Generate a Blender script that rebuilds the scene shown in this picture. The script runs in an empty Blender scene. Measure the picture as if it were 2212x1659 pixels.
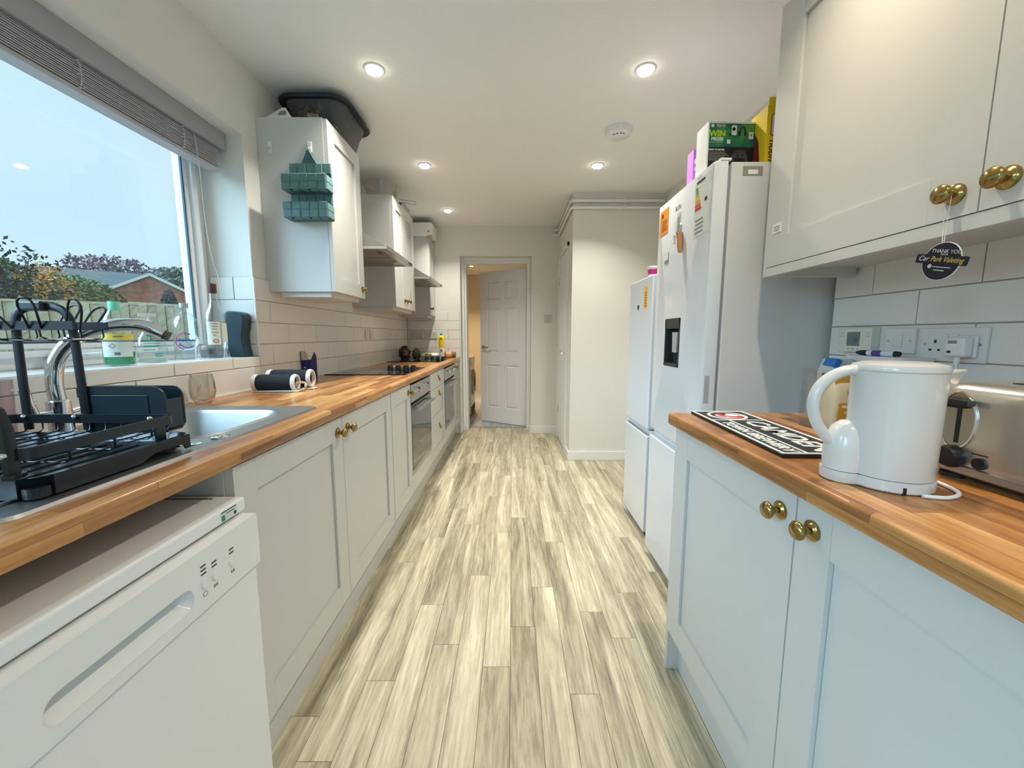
import bpy, bmesh, math, random
from mathutils import Vector, Matrix
random.seed(7)
SC = bpy.context.scene
COL = SC.collection
PI = math.pi

# ------------------------------------------------------------------ camera, sky, exposure
cam_data = bpy.data.cameras.new('camera')
cam = bpy.data.objects.new('camera', cam_data)
COL.objects.link(cam)
cam_data.sensor_fit = 'HORIZONTAL'
cam_data.sensor_width = 36.0
cam_data.lens = 36.0 * 850.0 / 2212.0
cam_data.shift_x = -0.0005
cam_data.clip_start = 0.02
cam_data.clip_end = 300
cam.location = (0, 0, 1.16)
cam.rotation_euler = (PI / 2 - math.atan(104.5 / 850.0), 0, 0)
SC.camera = cam

world = bpy.data.worlds.new('overcast_sky')
SC.world = world
world.use_nodes = True
wn, wl = world.node_tree.nodes, world.node_tree.links
wn.clear()
w_out = wn.new('ShaderNodeOutputWorld')
w_bg = wn.new('ShaderNodeBackground')
w_tc = wn.new('ShaderNodeTexCoord')
w_no = wn.new('ShaderNodeTexNoise')
w_no.inputs['Scale'].default_value = 1.6
w_no.inputs['Detail'].default_value = 3.0
w_rp = wn.new('ShaderNodeValToRGB')
w_rp.color_ramp.elements[0].position = 0.3
w_rp.color_ramp.elements[0].color = (0.50, 0.77, 0.90, 1)
w_rp.color_ramp.elements[1].position = 0.75
w_rp.color_ramp.elements[1].color = (0.66, 0.88, 0.96, 1)
wl.new(w_tc.outputs['Generated'], w_no.inputs['Vector'])
wl.new(w_no.outputs['Fac'], w_rp.inputs['Fac'])
wl.new(w_rp.outputs['Color'], w_bg.inputs['Color'])
w_bg.inputs['Strength'].default_value = SKY = 0.94
wl.new(w_bg.outputs['Background'], w_out.inputs['Surface'])

sun_d = bpy.data.lights.new('veiled_sun', 'SUN')          # bright side of the overcast, broad and soft
sun_d.energy = 6.6
sun_d.angle = math.radians(50)
sun_d.color = (0.47, 0.76, 1.0)
sun = bpy.data.objects.new('veiled_sun', sun_d)
COL.objects.link(sun)
sun.rotation_euler = Vector((0.74, 0.50, -0.52)).to_track_quat('-Z', 'Y').to_euler()

SC.view_settings.view_transform = 'Standard'
SC.view_settings.look = 'None'
SC.view_settings.exposure = 0.26
SC.view_settings.gamma = 1.0
SC.view_settings.use_curve_mapping = False
LAMP_W = 7.6            # watts of each ceiling downlight
LAMP_C = (1.0, 0.95, 0.855)

# ------------------------------------------------------------------ helpers
WL = {}

def thing(name, label, cat, loc=(0, 0, 0), rz=0.0, group=None, kind=None):
    o = bpy.data.objects.new(name, None)
    COL.objects.link(o)
    o.location = loc
    o.rotation_euler = (0, 0, rz)
    o.empty_display_size = 0.05
    WL[o.name] = Vector(loc)
    return tag(o, label, cat, group, kind)

def tag(o, label=None, cat=None, group=None, kind=None):
    if label: o['label'] = label
    if cat: o['category'] = cat
    if group: o['group'] = group
    if kind: o['kind'] = kind
    return o

def rrect(x0, x1, y0, y1, r, n=5):
    p = []
    for cx, cy, a in ((x1 - r, y1 - r, 0), (x0 + r, y1 - r, 90), (x0 + r, y0 + r, 180), (x1 - r, y0 + r, 270)):
        for i in range(n + 1):
            t = math.radians(a + 90.0 * i / n)
            p.append((cx + r * math.cos(t), cy + r * math.sin(t)))
    return p

def curve_pts(pts, sub=6):
    P = [Vector(p) for p in pts]
    out = []
    for i in range(len(P) - 1):
        a = P[i - 1] if i else P[i] * 2 - P[i + 1]
        b, c = P[i], P[i + 1]
        d = P[i + 2] if i + 2 < len(P) else c * 2 - b
        for k in range(sub):
            t = k / sub
            out.append(0.5 * ((2 * b) + (c - a) * t + (2 * a - 5 * b + 4 * c - d) * t * t + (3 * b - a - 3 * c + d) * t ** 3))
    out.append(P[-1])
    return out

class MB:
    def __init__(self):
        self.v, self.f, self.m, self.cur = [], [], [], 0
    def add(self, vs, fs):
        b = len(self.v)
        self.v += [tuple(p) for p in vs]
        for q in fs:
            self.f.append(tuple(b + i for i in q))
            self.m.append(self.cur)
        return self
    def box(self, x0, x1, y0, y1, z0, z1):
        x0, x1 = min(x0, x1), max(x0, x1); y0, y1 = min(y0, y1), max(y0, y1); z0, z1 = min(z0, z1), max(z0, z1)
        return self.add([(x0, y0, z0), (x1, y0, z0), (x1, y1, z0), (x0, y1, z0), (x0, y0, z1), (x1, y0, z1), (x1, y1, z1), (x0, y1, z1)],
                        [(3, 2, 1, 0), (4, 5, 6, 7), (0, 1, 5, 4), (1, 2, 6, 5), (2, 3, 7, 6), (3, 0, 4, 7)])
    def cbox(self, c, s, rot=None):
        vs = [Vector((sx * s[0] / 2, sy * s[1] / 2, sz * s[2] / 2)) for sz in (-1, 1) for sx, sy in ((-1, -1), (1, -1), (1, 1), (-1, 1))]
        if rot is not None: vs = [rot @ q for q in vs]
        vs = [q + Vector(c) for q in vs]
        return self.add(vs, [(3, 2, 1, 0), (4, 5, 6, 7), (0, 1, 5, 4), (1, 2, 6, 5), (2, 3, 7, 6), (3, 0, 4, 7)])
    def loops(self, rings, cap0=True, cap1=True, closed=False):
        n = len(rings[0]); b = len(self.v)
        self.v += [tuple(p) for r in rings for p in r]
        R = len(rings)
        for i in range(R if closed else R - 1):
            j = (i + 1) % R
            for k in range(n):
                l = (k + 1) % n
                self.f.append((b + i * n + k, b + i * n + l, b + j * n + l, b + j * n + k)); self.m.append(self.cur)
        if not closed:
            if cap0: self.f.append(tuple(b + k for k in reversed(range(n)))); self.m.append(self.cur)
            if cap1: self.f.append(tuple(b + (R - 1) * n + k for k in range(n))); self.m.append(self.cur)
        return self
    def cyl(self, p0, p1, r0, r1=None, n=16, caps=True):
        if r1 is None: r1 = r0
        p0, p1 = Vector(p0), Vector(p1)
        d = (p1 - p0).normalized()
        a = d.orthogonal().normalized(); b = d.cross(a)
        rings = [[p + (a * math.cos(2 * PI * k / n) + b * math.sin(2 * PI * k / n)) * r for k in range(n)] for p, r in ((p0, r0), (p1, r1))]
        return self.loops(rings, caps, caps)
    def tube(self, pts, r, n=8, closed=False, flat=None):
        P = [Vector(p) for p in pts]
        rings = []; a = None
        N = len(P)
        for i in range(N):
            if closed: t = (P[(i + 1) % N] - P[i - 1]).normalized()
            else: t = (P[min(i + 1, N - 1)] - P[max(i - 1, 0)]).normalized()
            if a is None:
                ref = Vector((0, 0, 1)) if abs(t.z) < 0.9 else Vector((1, 0, 0))
                a = t.cross(ref).normalized()
            else:
                a = (a - t * a.dot(t)).normalized()
            b = t.cross(a)
            rr = r[i] if isinstance(r, (list, tuple)) else r
            f = flat or (1, 1)
            rings.append([P[i] + (a * math.cos(2 * PI * k / n) * f[0] + b * math.sin(2 * PI * k / n) * f[1]) * rr for k in range(n)])
        return self.loops(rings, closed=closed)
    def lathe(self, prof, c=(0, 0, 0), n=24, axis='z', sx=1.0, sy=1.0, rot=0.0):
        c = Vector(c); rings = []
        for r, h in prof:
            ring = []
            for k in range(n):
                t = 2 * PI * k / n + rot
                x, y = max(r, 1e-5) * math.cos(t) * sx, max(r, 1e-5) * math.sin(t) * sy
                if axis == 'z': q = (x, y, h)
                elif axis == 'x': q = (h, x, y)
                elif axis == '-x': q = (-h, y, x)
                elif axis == 'y': q = (y, h, x)
                else: q = (x, -h, y)
                ring.append(c + Vector(q))
            rings.append(ring)
        return self.loops(rings)
    def prism(self, poly, a, b, plane='xy'):
        def P(u, v, w):
            return {'xy': (u, v, w), 'yz': (w, u, v), 'xz': (u, w, v)}[plane]
        return self.loops([[P(u, v, a) for u, v in poly], [P(u, v, b) for u, v in poly]])
    def ball(self, c, r, n=14, m=9, s=(1, 1, 1)):
        prof = [(math.sin(PI * i / m), -math.cos(PI * i / m)) for i in range(m + 1)]
        c = Vector(c)
        rings = [[c + Vector((max(q, 1e-4) * math.cos(2 * PI * k / n) * r * s[0], max(q, 1e-4) * math.sin(2 * PI * k / n) * r * s[1], h * r * s[2])) for k in range(n)] for q, h in prof]
        return self.loops(rings)
    def build(self, name, mats, parent=None, bev=0, seg=2, smooth=None, world=True, label=None):
        me = bpy.data.meshes.new(name)
        off = WL.get(parent.name, Vector()) if (parent is not None and world) else Vector()
        me.from_pydata([tuple(Vector(p) - off) for p in self.v], [], self.f)
        if not isinstance(mats, (list, tuple)): mats = [mats]
        for m in mats: me.materials.append(m)
        if len(mats) > 1: me.polygons.foreach_set('material_index', self.m)
        bm = bmesh.new(); bm.from_mesh(me)
        bmesh.ops.recalc_face_normals(bm, faces=bm.faces)
        bm.to_mesh(me); bm.free()
        if smooth:
            me.polygons.foreach_set('use_smooth', [True] * len(me.polygons))
            me.set_sharp_from_angle(angle=math.radians(smooth))
        me.update()
        o = bpy.data.objects.new(name, me)
        COL.objects.link(o)
        if parent is not None:
            o.parent = parent
            WL[o.name] = off if world else Vector()
        if bev:
            md = o.modifiers.new('bevel', 'BEVEL'); md.width = bev; md.segments = seg; md.limit_method = 'ANGLE'; md.angle_limit = math.radians(35)
        if label: o['label'] = label
        return o

def one(name, mb, mats, label, cat, group=None, kind=None, **k):
    """a thing that is a single mesh"""
    return tag(mb.build(name, mats, None, **k), label, cat, group, kind)

def struct(name, mb, mats, **k):
    return tag(mb.build(name, mats, None, **k), kind='structure')

def lettering(s, size, mat, parent, at, right, up, ext=0.0004, shear=0.0, name='lettering', world=True, sx=1.0, align='CENTER', thick=0.0):
    cu = bpy.data.curves.new(name, 'FONT')
    cu.body = s; cu.size = size; cu.extrude = ext; cu.align_x = align; cu.align_y = 'CENTER'; cu.shear = shear; cu.resolution_u = 3; cu.offset = thick
    tmp = bpy.data.objects.new(name, cu); COL.objects.link(tmp)
    dg = bpy.context.evaluated_depsgraph_get()
    me = bpy.data.meshes.new_from_object(tmp.evaluated_get(dg))
    bpy.data.objects.remove(tmp)
    right, up = Vector(right).normalized(), Vector(up).normalized()
    nrm = right.cross(up)
    off = WL.get(parent.name, Vector()) if (parent is not None and world) else Vector()
    for q in me.vertices:
        x, y, z = q.co
        q.co = Vector(at) + right * x * sx + up * y + nrm * z - off
    me.materials.clear(); me.materials.append(mat)
    o = bpy.data.objects.new(name, me); COL.objects.link(o); o.parent = parent
    return o

def dup(root, loc, rz=None, label=None):
    def rec(o, par):
        c = o.copy(); COL.objects.link(c)
        if par is not None: c.parent = par
        for ch in [x for x in bpy.data.objects if x.parent == o]: rec(ch, c)
        return c
    r = rec(root, None)
    r.location = loc
    if rz is not None: r.rotation_euler = (0, 0, rz)
    if label: r['label'] = label
    return r

# ------------------------------------------------------------------ materials
MATS = {}
def lin(r, g, b):
    f = lambda c: (c / 12.92 if c <= 0.04045 else ((c + 0.055) / 1.055) ** 2.4)
    return tuple(f(c / 255.0) for c in (r, g, b))

def M(name, col=None, rough=0.5, metal=0.0, var=None, bump=None, coat=0.0, trans=0.0, ior=1.45, emit=None, estr=0.0, spec=0.5, alpha=1.0):
    if name in MATS: return MATS[name]
    m = bpy.data.materials.new(name); m.use_nodes = True
    N, L = m.node_tree.nodes, m.node_tree.links
    p = N['Principled BSDF']
    p.inputs['Base Color'].default_value = (*col, 1)
    p.inputs['Roughness'].default_value = rough
    p.inputs['Metallic'].default_value = metal
    p.inputs['Specular IOR Level'].default_value = spec
    p.inputs['Coat Weight'].default_value = coat
    p.inputs['Coat Roughness'].default_value = 0.08
    p.inputs['Transmission Weight'].default_value = trans
    p.inputs['IOR'].default_value = ior
    p.inputs['Alpha'].default_value = alpha
    if emit:
        p.inputs['Emission Color'].default_value = (*emit, 1)
        p.inputs['Emission Strength'].default_value = estr
    if var or bump:
        tc = N.new('ShaderNodeTexCoord')
    if var:
        no = N.new('ShaderNodeTexNoise'); no.inputs['Scale'].default_value = var[0]; no.inputs['Detail'].default_value = 4
        mx = N.new('ShaderNodeMix'); mx.data_type = 'RGBA'
        mx.inputs[6].default_value = (*[c * (1 - var[1]) for c in col], 1)
        mx.inputs[7].default_value = (*[min(1, c * (1 + var[1])) for c in col], 1)
        L.new(tc.outputs['Object'], no.inputs['Vector']); L.new(no.outputs['Fac'], mx.inputs[0]); L.new(mx.outputs[2], p.inputs['Base Color'])
    if bump:
        nb = N.new('ShaderNodeTexNoise'); nb.inputs['Scale'].default_value = bump[0]; nb.inputs['Detail'].default_value = 3
        bp = N.new('ShaderNodeBump'); bp.inputs['Strength'].default_value = bump[1]; bp.inputs['Distance'].default_value = 0.01
        L.new(tc.outputs['Object'], nb.inputs['Vector']); L.new(nb.outputs['Fac'], bp.inputs['Height']); L.new(bp.outputs['Normal'], p.inputs['Normal'])
    MATS[name] = m
    return m

def clear_pane(name, tint=(1, 1, 1), gloss=1.0, power=4.0):
    """thin sheet of glass: lets light straight through, mirrors by Fresnel"""
    if name in MATS: return MATS[name]
    m = bpy.data.materials.new(name); m.use_nodes = True
    N, L = m.node_tree.nodes, m.node_tree.links
    N.clear()
    o = N.new('ShaderNodeOutputMaterial'); mx = N.new('ShaderNodeMixShader'); t = N.new('ShaderNodeBsdfTransparent'); g = N.new('ShaderNodeBsdfGlossy')
    lw = N.new('ShaderNodeLayerWeight'); pw = N.new('ShaderNodeMath'); pw.operation = 'POWER'; pw.inputs[1].default_value = power
    ma = N.new('ShaderNodeMath'); ma.operation = 'MULTIPLY_ADD'; ma.inputs[1].default_value = 0.75; ma.inputs[2].default_value = 0.035 * gloss
    lw.inputs['Blend'].default_value = 0.5
    t.inputs['Color'].default_value = (*tint, 1); g.inputs['Roughness'].default_value = 0.02
    L.new(lw.outputs['Facing'], pw.inputs[0]); L.new(pw.outputs[0], ma.inputs[0])
    L.new(ma.outputs[0], mx.inputs[0]); L.new(t.outputs[0], mx.inputs[1]); L.new(g.outputs[0], mx.inputs[2]); L.new(mx.outputs[0], o.inputs[0])
    MATS[name] = m
    return m

def grain_mat(name, stops, scale, rough, along='y', per_object=False, staves=None, bump=0.05, coat=0.0):
    """wood: streaks drawn out along one axis; staves = (length, width) of glued blocks"""
    m = bpy.data.materials.new(name); m.use_nodes = True
    N, L = m.node_tree.nodes, m.node_tree.links
    p = N['Principled BSDF']; p.inputs['Roughness'].default_value = rough
    p.inputs['Coat Weight'].default_value = coat; p.inputs['Coat Roughness'].default_value = 0.15
    tc = N.new('ShaderNodeTexCoord'); sep = N.new('ShaderNodeSeparateXYZ'); L.new(tc.outputs['Object'], sep.inputs[0])
    cmb = N.new('ShaderNodeCombineXYZ')
    ad = N.new('ShaderNodeMath'); ad.operation = 'SUBTRACT'
    L.new(sep.outputs['X'], ad.inputs[0]); L.new(sep.outputs['Z'], ad.inputs[1])     # across (top face and front edge both get lines)
    L.new(sep.outputs['Y'], cmb.inputs[0]); L.new(ad.outputs[0], cmb.inputs[1]); L.new(sep.outputs['Z'], cmb.inputs[2])
    vec = cmb.outputs[0]
    tone = None
    if per_object:
        oi = N.new('ShaderNodeObjectInfo')
        ml = N.new('ShaderNodeMath'); ml.operation = 'MULTIPLY'; ml.inputs[1].default_value = 37.0
        L.new(oi.outputs['Random'], ml.inputs[0])
        cb2 = N.new('ShaderNodeCombineXYZ'); L.new(ml.outputs[0], cb2.inputs[0]); L.new(ml.outputs[0], cb2.inputs[1])
        va = N.new('ShaderNodeVectorMath'); L.new(vec, va.inputs[0]); L.new(cb2.outputs[0], va.inputs[1])
        vec = va.outputs[0]; tone = oi.outputs['Random']
    if staves:
        br = N.new('ShaderNodeTexBrick')
        br.inputs['Scale'].default_value = 1.0
        br.inputs['Brick Width'].default_value = staves[0]; br.inputs['Row Height'].default_value = staves[1]
        br.inputs['Mortar Size'].default_value = 0.0009; br.inputs['Mortar Smooth'].default_value = 0.3
        br.offset = 0.37
        br.inputs['Color1'].default_value = (0, 0, 0, 1); br.inputs['Color2'].default_value = (1, 1, 1, 1); br.inputs['Mortar'].default_value = (0.1, 0.1, 0.1, 1)
        L.new(vec, br.inputs['Vector'])
        tone = br.outputs['Color']
        va = N.new('ShaderNodeVectorMath'); va.operation = 'MULTIPLY_ADD'
        va.inputs[1].default_value = (5.0, 3.0, 1.0)
        L.new(br.outputs['Color'], va.inputs[0]); L.new(vec, va.inputs[2])
        vec = va.outputs[0]
    mp = N.new('ShaderNodeMapping'); mp.inputs['Scale'].default_value = (scale * 0.09, scale, scale * 0.3); L.new(vec, mp.inputs['Vector'])
    n1 = N.new('ShaderNodeTexNoise'); n1.inputs['Scale'].default_value = 1.0; n1.inputs['Detail'].default_value = 6; n1.inputs['Distortion'].default_value = 0.6; n1.inputs['Roughness'].default_value = 0.62
    L.new(mp.outputs[0], n1.inputs['Vector'])
    mp2 = N.new('ShaderNodeMapping'); mp2.inputs['Scale'].default_value = (scale * 0.45, scale * 6.5, scale); L.new(vec, mp2.inputs['Vector'])
    n2 = N.new('ShaderNodeTexNoise'); n2.inputs['Scale'].default_value = 1.0; n2.inputs['Detail'].default_value = 4; n2.inputs['Roughness'].default_value = 0.7
    L.new(mp2.outputs[0], n2.inputs['Vector'])
    def math_(op, a, b):
        q = N.new('ShaderNodeMath'); q.operation = op
        for i, s in enumerate((a, b)):
            if isinstance(s, (int, float)): q.inputs[i].default_value = s
            else: L.new(s, q.inputs[i])
        return q.outputs[0]
    v = math_('ADD', math_('MULTIPLY', n1.outputs['Fac'], 1.0), math_('MULTIPLY', math_('SUBTRACT', n2.outputs['Fac'], 0.5), 0.55))
    if tone is not None:
        v = math_('ADD', v, math_('MULTIPLY', math_('SUBTRACT', tone, 0.5), 0.34 if staves else 0.15))
    rp = N.new('ShaderNodeValToRGB')
    el = rp.color_ramp.elements
    el[0].position = stops[0][0]; el[0].color = (*stops[0][1], 1)
    el[1].position = stops[-1][0]; el[1].color = (*stops[-1][1], 1)
    for s in stops[1:-1]:
        e = el.new(s[0]); e.color = (*s[1], 1)
    L.new(v, rp.inputs['Fac']); L.new(rp.outputs['Color'], p.inputs['Base Color'])
    if bump:
        bp = N.new('ShaderNodeBump'); bp.inputs['Strength'].default_value = bump; bp.inputs['Distance'].default_value = 0.004
        L.new(n2.outputs['Fac'], bp.inputs['Height']); L.new(bp.outputs['Normal'], p.inputs['Normal'])
    MATS[name] = m
    return m

WALL = M('wall_paint', (0.76, 0.745, 0.69), 0.75, var=(2.5, 0.03), bump=(60, 0.05))
CEIL = M('ceiling_paint', (0.86, 0.86, 0.83), 0.85, var=(1.5, 0.03), bump=(90, 0.08))
WHITE_GLOSS = M('white_gloss_paint', (0.82, 0.82, 0.80), 0.3)
DOORW = M('door_white', (0.88, 0.88, 0.88), 0.35, bump=(120, 0.03))
UPVC = M('upvc_white', (0.80, 0.82, 0.83), 0.28)
CAB = M('cabinet_grey', (0.60, 0.595, 0.57), 0.42, bump=(250, 0.02))
CABIN = M('cabinet_carcass', (0.60, 0.595, 0.57), 0.5)
TILE = M('tile_white', (0.80, 0.78, 0.73), 0.16, var=(6, 0.03), bump=(9, 0.03))
GROUT = M('grout_grey', (0.30, 0.28, 0.26), 0.9)
BRASS = M('aged_brass', (0.36, 0.25, 0.085), 0.22, 1.0, var=(60, 0.3))
STEEL = M('brushed_steel', (0.50, 0.51, 0.51), 0.34, 1.0)
CHROME = M('chrome', (0.75, 0.76, 0.77), 0.07, 1.0)
WHITE_PL = M('white_plastic', (0.80, 0.80, 0.79), 0.28)
APPL = M('appliance_white', (0.80, 0.81, 0.82), 0.22)
BLACK = M('black_plastic', (0.012, 0.014, 0.016), 0.35)
BLACKG = M('black_gloss', (0.008, 0.009, 0.010), 0.06)
RACKB = M('rack_black', (0.010, 0.016, 0.022), 0.30)
DARK = M('dark_gap', (0.02, 0.02, 0.02), 0.7)
OAK = grain_mat('oak_block_worktop', [(0.22, lin(116, 70, 32)), (0.45, lin(168, 112, 58)), (0.62, lin(196, 140, 80)), (0.85, lin(222, 174, 114))], 14.0, 0.32, staves=(0.33, 0.042), coat=0.25, bump=0.03)
PLANK = grain_mat('grey_oak_plank', [(0.24, lin(112, 105, 86)), (0.42, lin(160, 152, 128)), (0.56, lin(190, 182, 156)), (0.74, lin(224, 216, 192))], 16.0, 0.42, per_object=True, bump=0.05)
PANE = clear_pane('window_glass')
# ------------------------------------------------------------------ room shell
XL, XR, XR2, YE, ZC, YB = -1.23, 1.17, 1.34, 4.62, 2.385, -1.75
JOG = 1.455
floor = struct('floor', MB().box(XL, XR2, YB, YE + 0.30, -0.06, -0.004), M('floor_underlay', (0.26, 0.23, 0.19), 0.8))
PM = {}
def plank(x0, x1, y0, y1):
    w, l = round(x1 - x0 - 0.0009, 4), round(y1 - y0 - 0.0009, 4)
    if (w, l) not in PM:
        mb = MB()
        hx, hy, c = w / 2, l / 2, 0.0008
        mb.loops([[(-hx, -hy, -0.0045), (hx, -hy, -0.0045), (hx, hy, -0.0045), (-hx, hy, -0.0045)],
                  [(-hx, -hy, -c), (hx, -hy, -c), (hx, hy, -c), (-hx, hy, -c)],
                  [(-hx + c, -hy + c, 0), (hx - c, -hy + c, 0), (hx - c, hy - c, 0), (-hx + c, hy - c, 0)]])
        o = mb.build('plank', PLANK, floor); PM[(w, l)] = o.data
    else:
        o = bpy.data.objects.new('plank', PM[(w, l)]); COL.objects.link(o); o.parent = floor
    o.location = ((x0 + x1) / 2, (y0 + y1) / 2, 0)
phase = {-8: 1.48, -7: 1.075, -6: 1.9, -5: 1.2, -4: 1.58, -3: 1.358, -2: 1.79, -1: 1.257, 0: 1.45, 1: 1.70, 2: 1.15, 3: 1.535, 4: 1.39, 5: 1.66, 6: 1.20, 7: 1.82, 8: 1.42, 9: 1.05, 10: 1.62, 11: 1.30, 12: 1.75, 13: 1.5}
for k in range(-8, 14):
    x0 = -0.008 + 0.0975 * k; x1 = min(x0 + 0.0975, XR2)
    y = phase[k] - 0.955 * 3
    while y < YE + 0.28:
        ya, yb = max(y, -0.8), min(y + 0.955, YE + 0.28)
        if x0 > 0.5 or x0 < -0.62 or x0 > 0.2: yb = min(yb, YE)
        if x0 > 0.50 and ya > 3.6: yb = ya
        if yb - ya > 0.02: plank(x0, x1, ya, yb)
        y += 0.955

WZ0, WZ1, WY0, WY1 = 1.06, 2.065, -0.20, 1.91
SD0, SD1 = -1.65, -0.62          # side door added behind the viewer, unseen, to let in more daylight
wall_left = struct('wall_left', MB().box(XL - 0.30, XL, SD1, YE + 0.3, -0.06, WZ0 - 0.012).box(XL - 0.30, XL, SD1, YE + 0.3, WZ1, ZC + 0.05).box(XL - 0.30, XL, YB, SD0, -0.06, ZC + 0.05)
                   .box(XL - 0.30, XL, SD0, SD1, 2.15, ZC + 0.05).box(XL - 0.30, XL, SD1, WY0, WZ0 - 0.012, WZ1).box(XL - 0.30, XL, WY1, YE + 0.3, WZ0 - 0.012, WZ1), WALL)
DX0, DX1, DZ = -0.60, 0.216, 2.06
wall_end = struct('wall_end', MB().box(XL, DX0, YE, YE + 0.30, -0.06, ZC + 0.05).box(DX1, XR2, YE, YE + 0.30, -0.06, ZC + 0.05)
                  .box(DX0, DX1, YE, YE + 0.30, DZ, ZC + 0.05), WALL)
wall_right = struct('wall_right', MB().box(XR, XR2 + 0.25, YB, JOG, -0.06, ZC + 0.05).box(XR2, XR2 + 0.25, JOG, YE + 0.3, -0.06, ZC + 0.05), WALL)
wall_back = struct('wall_back', MB().box(XL - 0.3, XL, YB - 0.25, YB, -0.06, ZC + 0.05).box(XR, XR2 + 0.25, YB - 0.25, YB, -0.06, ZC + 0.05)
                   .box(XL, XR, YB - 0.25, YB, 2.22, ZC + 0.05), WALL)
ceiling = struct('ceiling', MB().box(XL - 0.3, XR2 + 0.25, YB - 0.25, YE + 0.30, ZC, ZC + 0.12), CEIL)
CPX, CPY = 0.53, 3.59
wall_cupboard = struct('wall_cupboard', MB().box(CPX, XR2, CPY, CPY + 0.09, 0, ZC).box(CPX, CPX + 0.09, CPY + 0.09, 3.80, 0, ZC).box(CPX, CPX + 0.09, 4.50, YE, 0, ZC)
                       .box(CPX, CPX + 0.09, 3.80, 4.50, 2.02, ZC), WALL)

# unseen garden door added behind the camera, glazed wide to bring daylight in
gx = [XL, -0.45, 0.39, XR]
mb = MB().box(XL, XR, YB - 0.20, YB - 0.13, 2.15, 2.22).box(XL, XR, YB - 0.20, YB - 0.13, 0, 0.06)
for x in gx: mb.box(max(XL, x - 0.035), min(XR, x + 0.035), YB - 0.20, YB - 0.13, 0.06, 2.15)
gd = tag(mb.build('added_garden_door', UPVC), kind='structure')
for i in range(3): MB().box(gx[i] + 0.035, gx[i + 1] - 0.035, YB - 0.17, YB - 0.165, 0.06, 2.15).build('pane', PANE, gd)

sd = tag(MB().box(XL - 0.2, XL - 0.13, SD0, SD0 + 0.07, 0, 2.15).box(XL - 0.2, XL - 0.13, SD1 - 0.07, SD1, 0, 2.15).box(XL - 0.2, XL - 0.13, SD0 + 0.07, SD1 - 0.07, 0, 0.08).box(XL - 0.2, XL - 0.13, SD0 + 0.07, SD1 - 0.07, 2.07, 2.15).build('added_side_door', UPVC), kind='structure')  # added glazed door, out of view, sends daylight onto the right cabinets
MB().box(XL - 0.17, XL - 0.165, SD0 + 0.07, SD1 - 0.07, 0.08, 2.07).build('pane', PANE, sd)

# tiles ------------------------------------------------------------
TM = {}
def tile(parent, w, h, c, rz):
    w, h = round(w, 3), round(h, 3)
    if (w, h) not in TM:
        a, b, t, e = w / 2, h / 2, 0.007, 0.0018
        mb = MB()
        mb.loops([[(-a, 0, -b), (a, 0, -b), (a, 0, b), (-a, 0, b)], [(-a, -t + e, -b), (a, -t + e, -b), (a, -t + e, b), (-a, -t + e, b)],
                  [(-a + e, -t, -b + e), (a - e, -t, -b + e), (a - e, -t, b - e), (-a + e, -t, b - e)]])
        o = mb.build('tile', TILE, parent, world=False); TM[(w, h)] = o.data
    else:
        o = bpy.data.objects.new('tile', TM[(w, h)]); COL.objects.link(o); o.parent = parent
    o.location = c; o.rotation_euler = (0, 0, rz)

def tile_field(parent, a0, a1, rows, joint, pitch, put, skip=None):
    """rows = [(z0,z1,odd)]; running bond; put(a_mid, z_mid, w, h)"""
    g = 0.0028
    for z0, z1, odd in rows:
        j = joint + (pitch / 2 if odd else 0)
        a = j - pitch * math.ceil((j - a0) / pitch)
        while a < a1 - 0.004:
            l, r = max(a, a0), min(a + pitch, a1)
            segs = [(l, r)]
            if skip: segs = skip(l, r, z0, z1)
            for s, e in segs:
                if e - s > 0.012: put((s + e) / 2, (z0 + z1) / 2, e - s - g, z1 - z0 - g)
            a += pitch
P_ = 0.1055
rowsL = [(0.908 + P_ * i, 0.908 + P_ * (i + 1), i % 2 == 1) for i in range(5)]
def skipL(l, r, z0, z1):
    if z0 >= 1.05:
        return [(max(l, WY1), r)] if r > WY1 else []
    return [(l, r)]
low = [rowsL[0], (rowsL[1][0], 1.0605, True)]
tile_field(wall_left, -0.3, WY1, low, 1.87, 0.30, lambda a, z, w, h: tile(wall_left, w, h, (XL, a, z), PI / 2))
tile_field(wall_left, WY1, YE - 0.008, rowsL, 1.87, 0.30, lambda a, z, w, h: tile(wall_left, w, h, (XL, a, z), PI / 2), lambda l, r, a, b: [(l, r)])
MB().box(XL, XL + 0.0035, -0.3, WY1, 0.909, 1.06).box(XL, XL + 0.0035, WY1, YE, 0.909, rowsL[4][1]).build('grout', GROUT, wall_left)
# far window reveal
rowsV = [(1.062, 1.119, False)] + rowsL[2:]
tile_field(wall_left, XL - 0.20, XL, rowsV, XL - 0.09, 0.30, lambda a, z, w, h: tile(wall_left, w, h, (a, WY1, z), 0), lambda l, r, a, b: [(l, r)])
MB().box(XL - 0.20, XL, WY1 - 0.0035, WY1, 1.062, rowsL[4][1]).build('grout', GROUT, wall_left)
MB().box(XL - 0.001, XL + 0.0078, WY1 - 0.0078, WY1 + 0.001, 1.0605, rowsL[4][1]).build('tile_trim', WHITE_PL, wall_left)
tile_field(wall_end, XL + 0.008, DX0 - 0.012, rowsL, -1.05, 0.30, lambda a, z, w, h: tile(wall_end, w, h, (a, YE, z), 0), lambda l, r, a, b: [(l, r)])
MB().box(XL, DX0 - 0.012, YE - 0.0035, YE, 0.909, rowsL[4][1]).build('grout', GROUT, wall_end)
rowsR = [(0.908, 0.991, False), (0.991, 1.091, True), (1.091, 1.191, False), (1.191, 1.291, True), (1.291, 1.391, False)]
tile_field(wall_right, -0.6, JOG - 0.004, rowsR, 1.30, 0.30, lambda a, z, w, h: tile(wall_right, w, h, (XR, a, z), -PI / 2), lambda l, r, a, b: [(l, r)])
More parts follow.
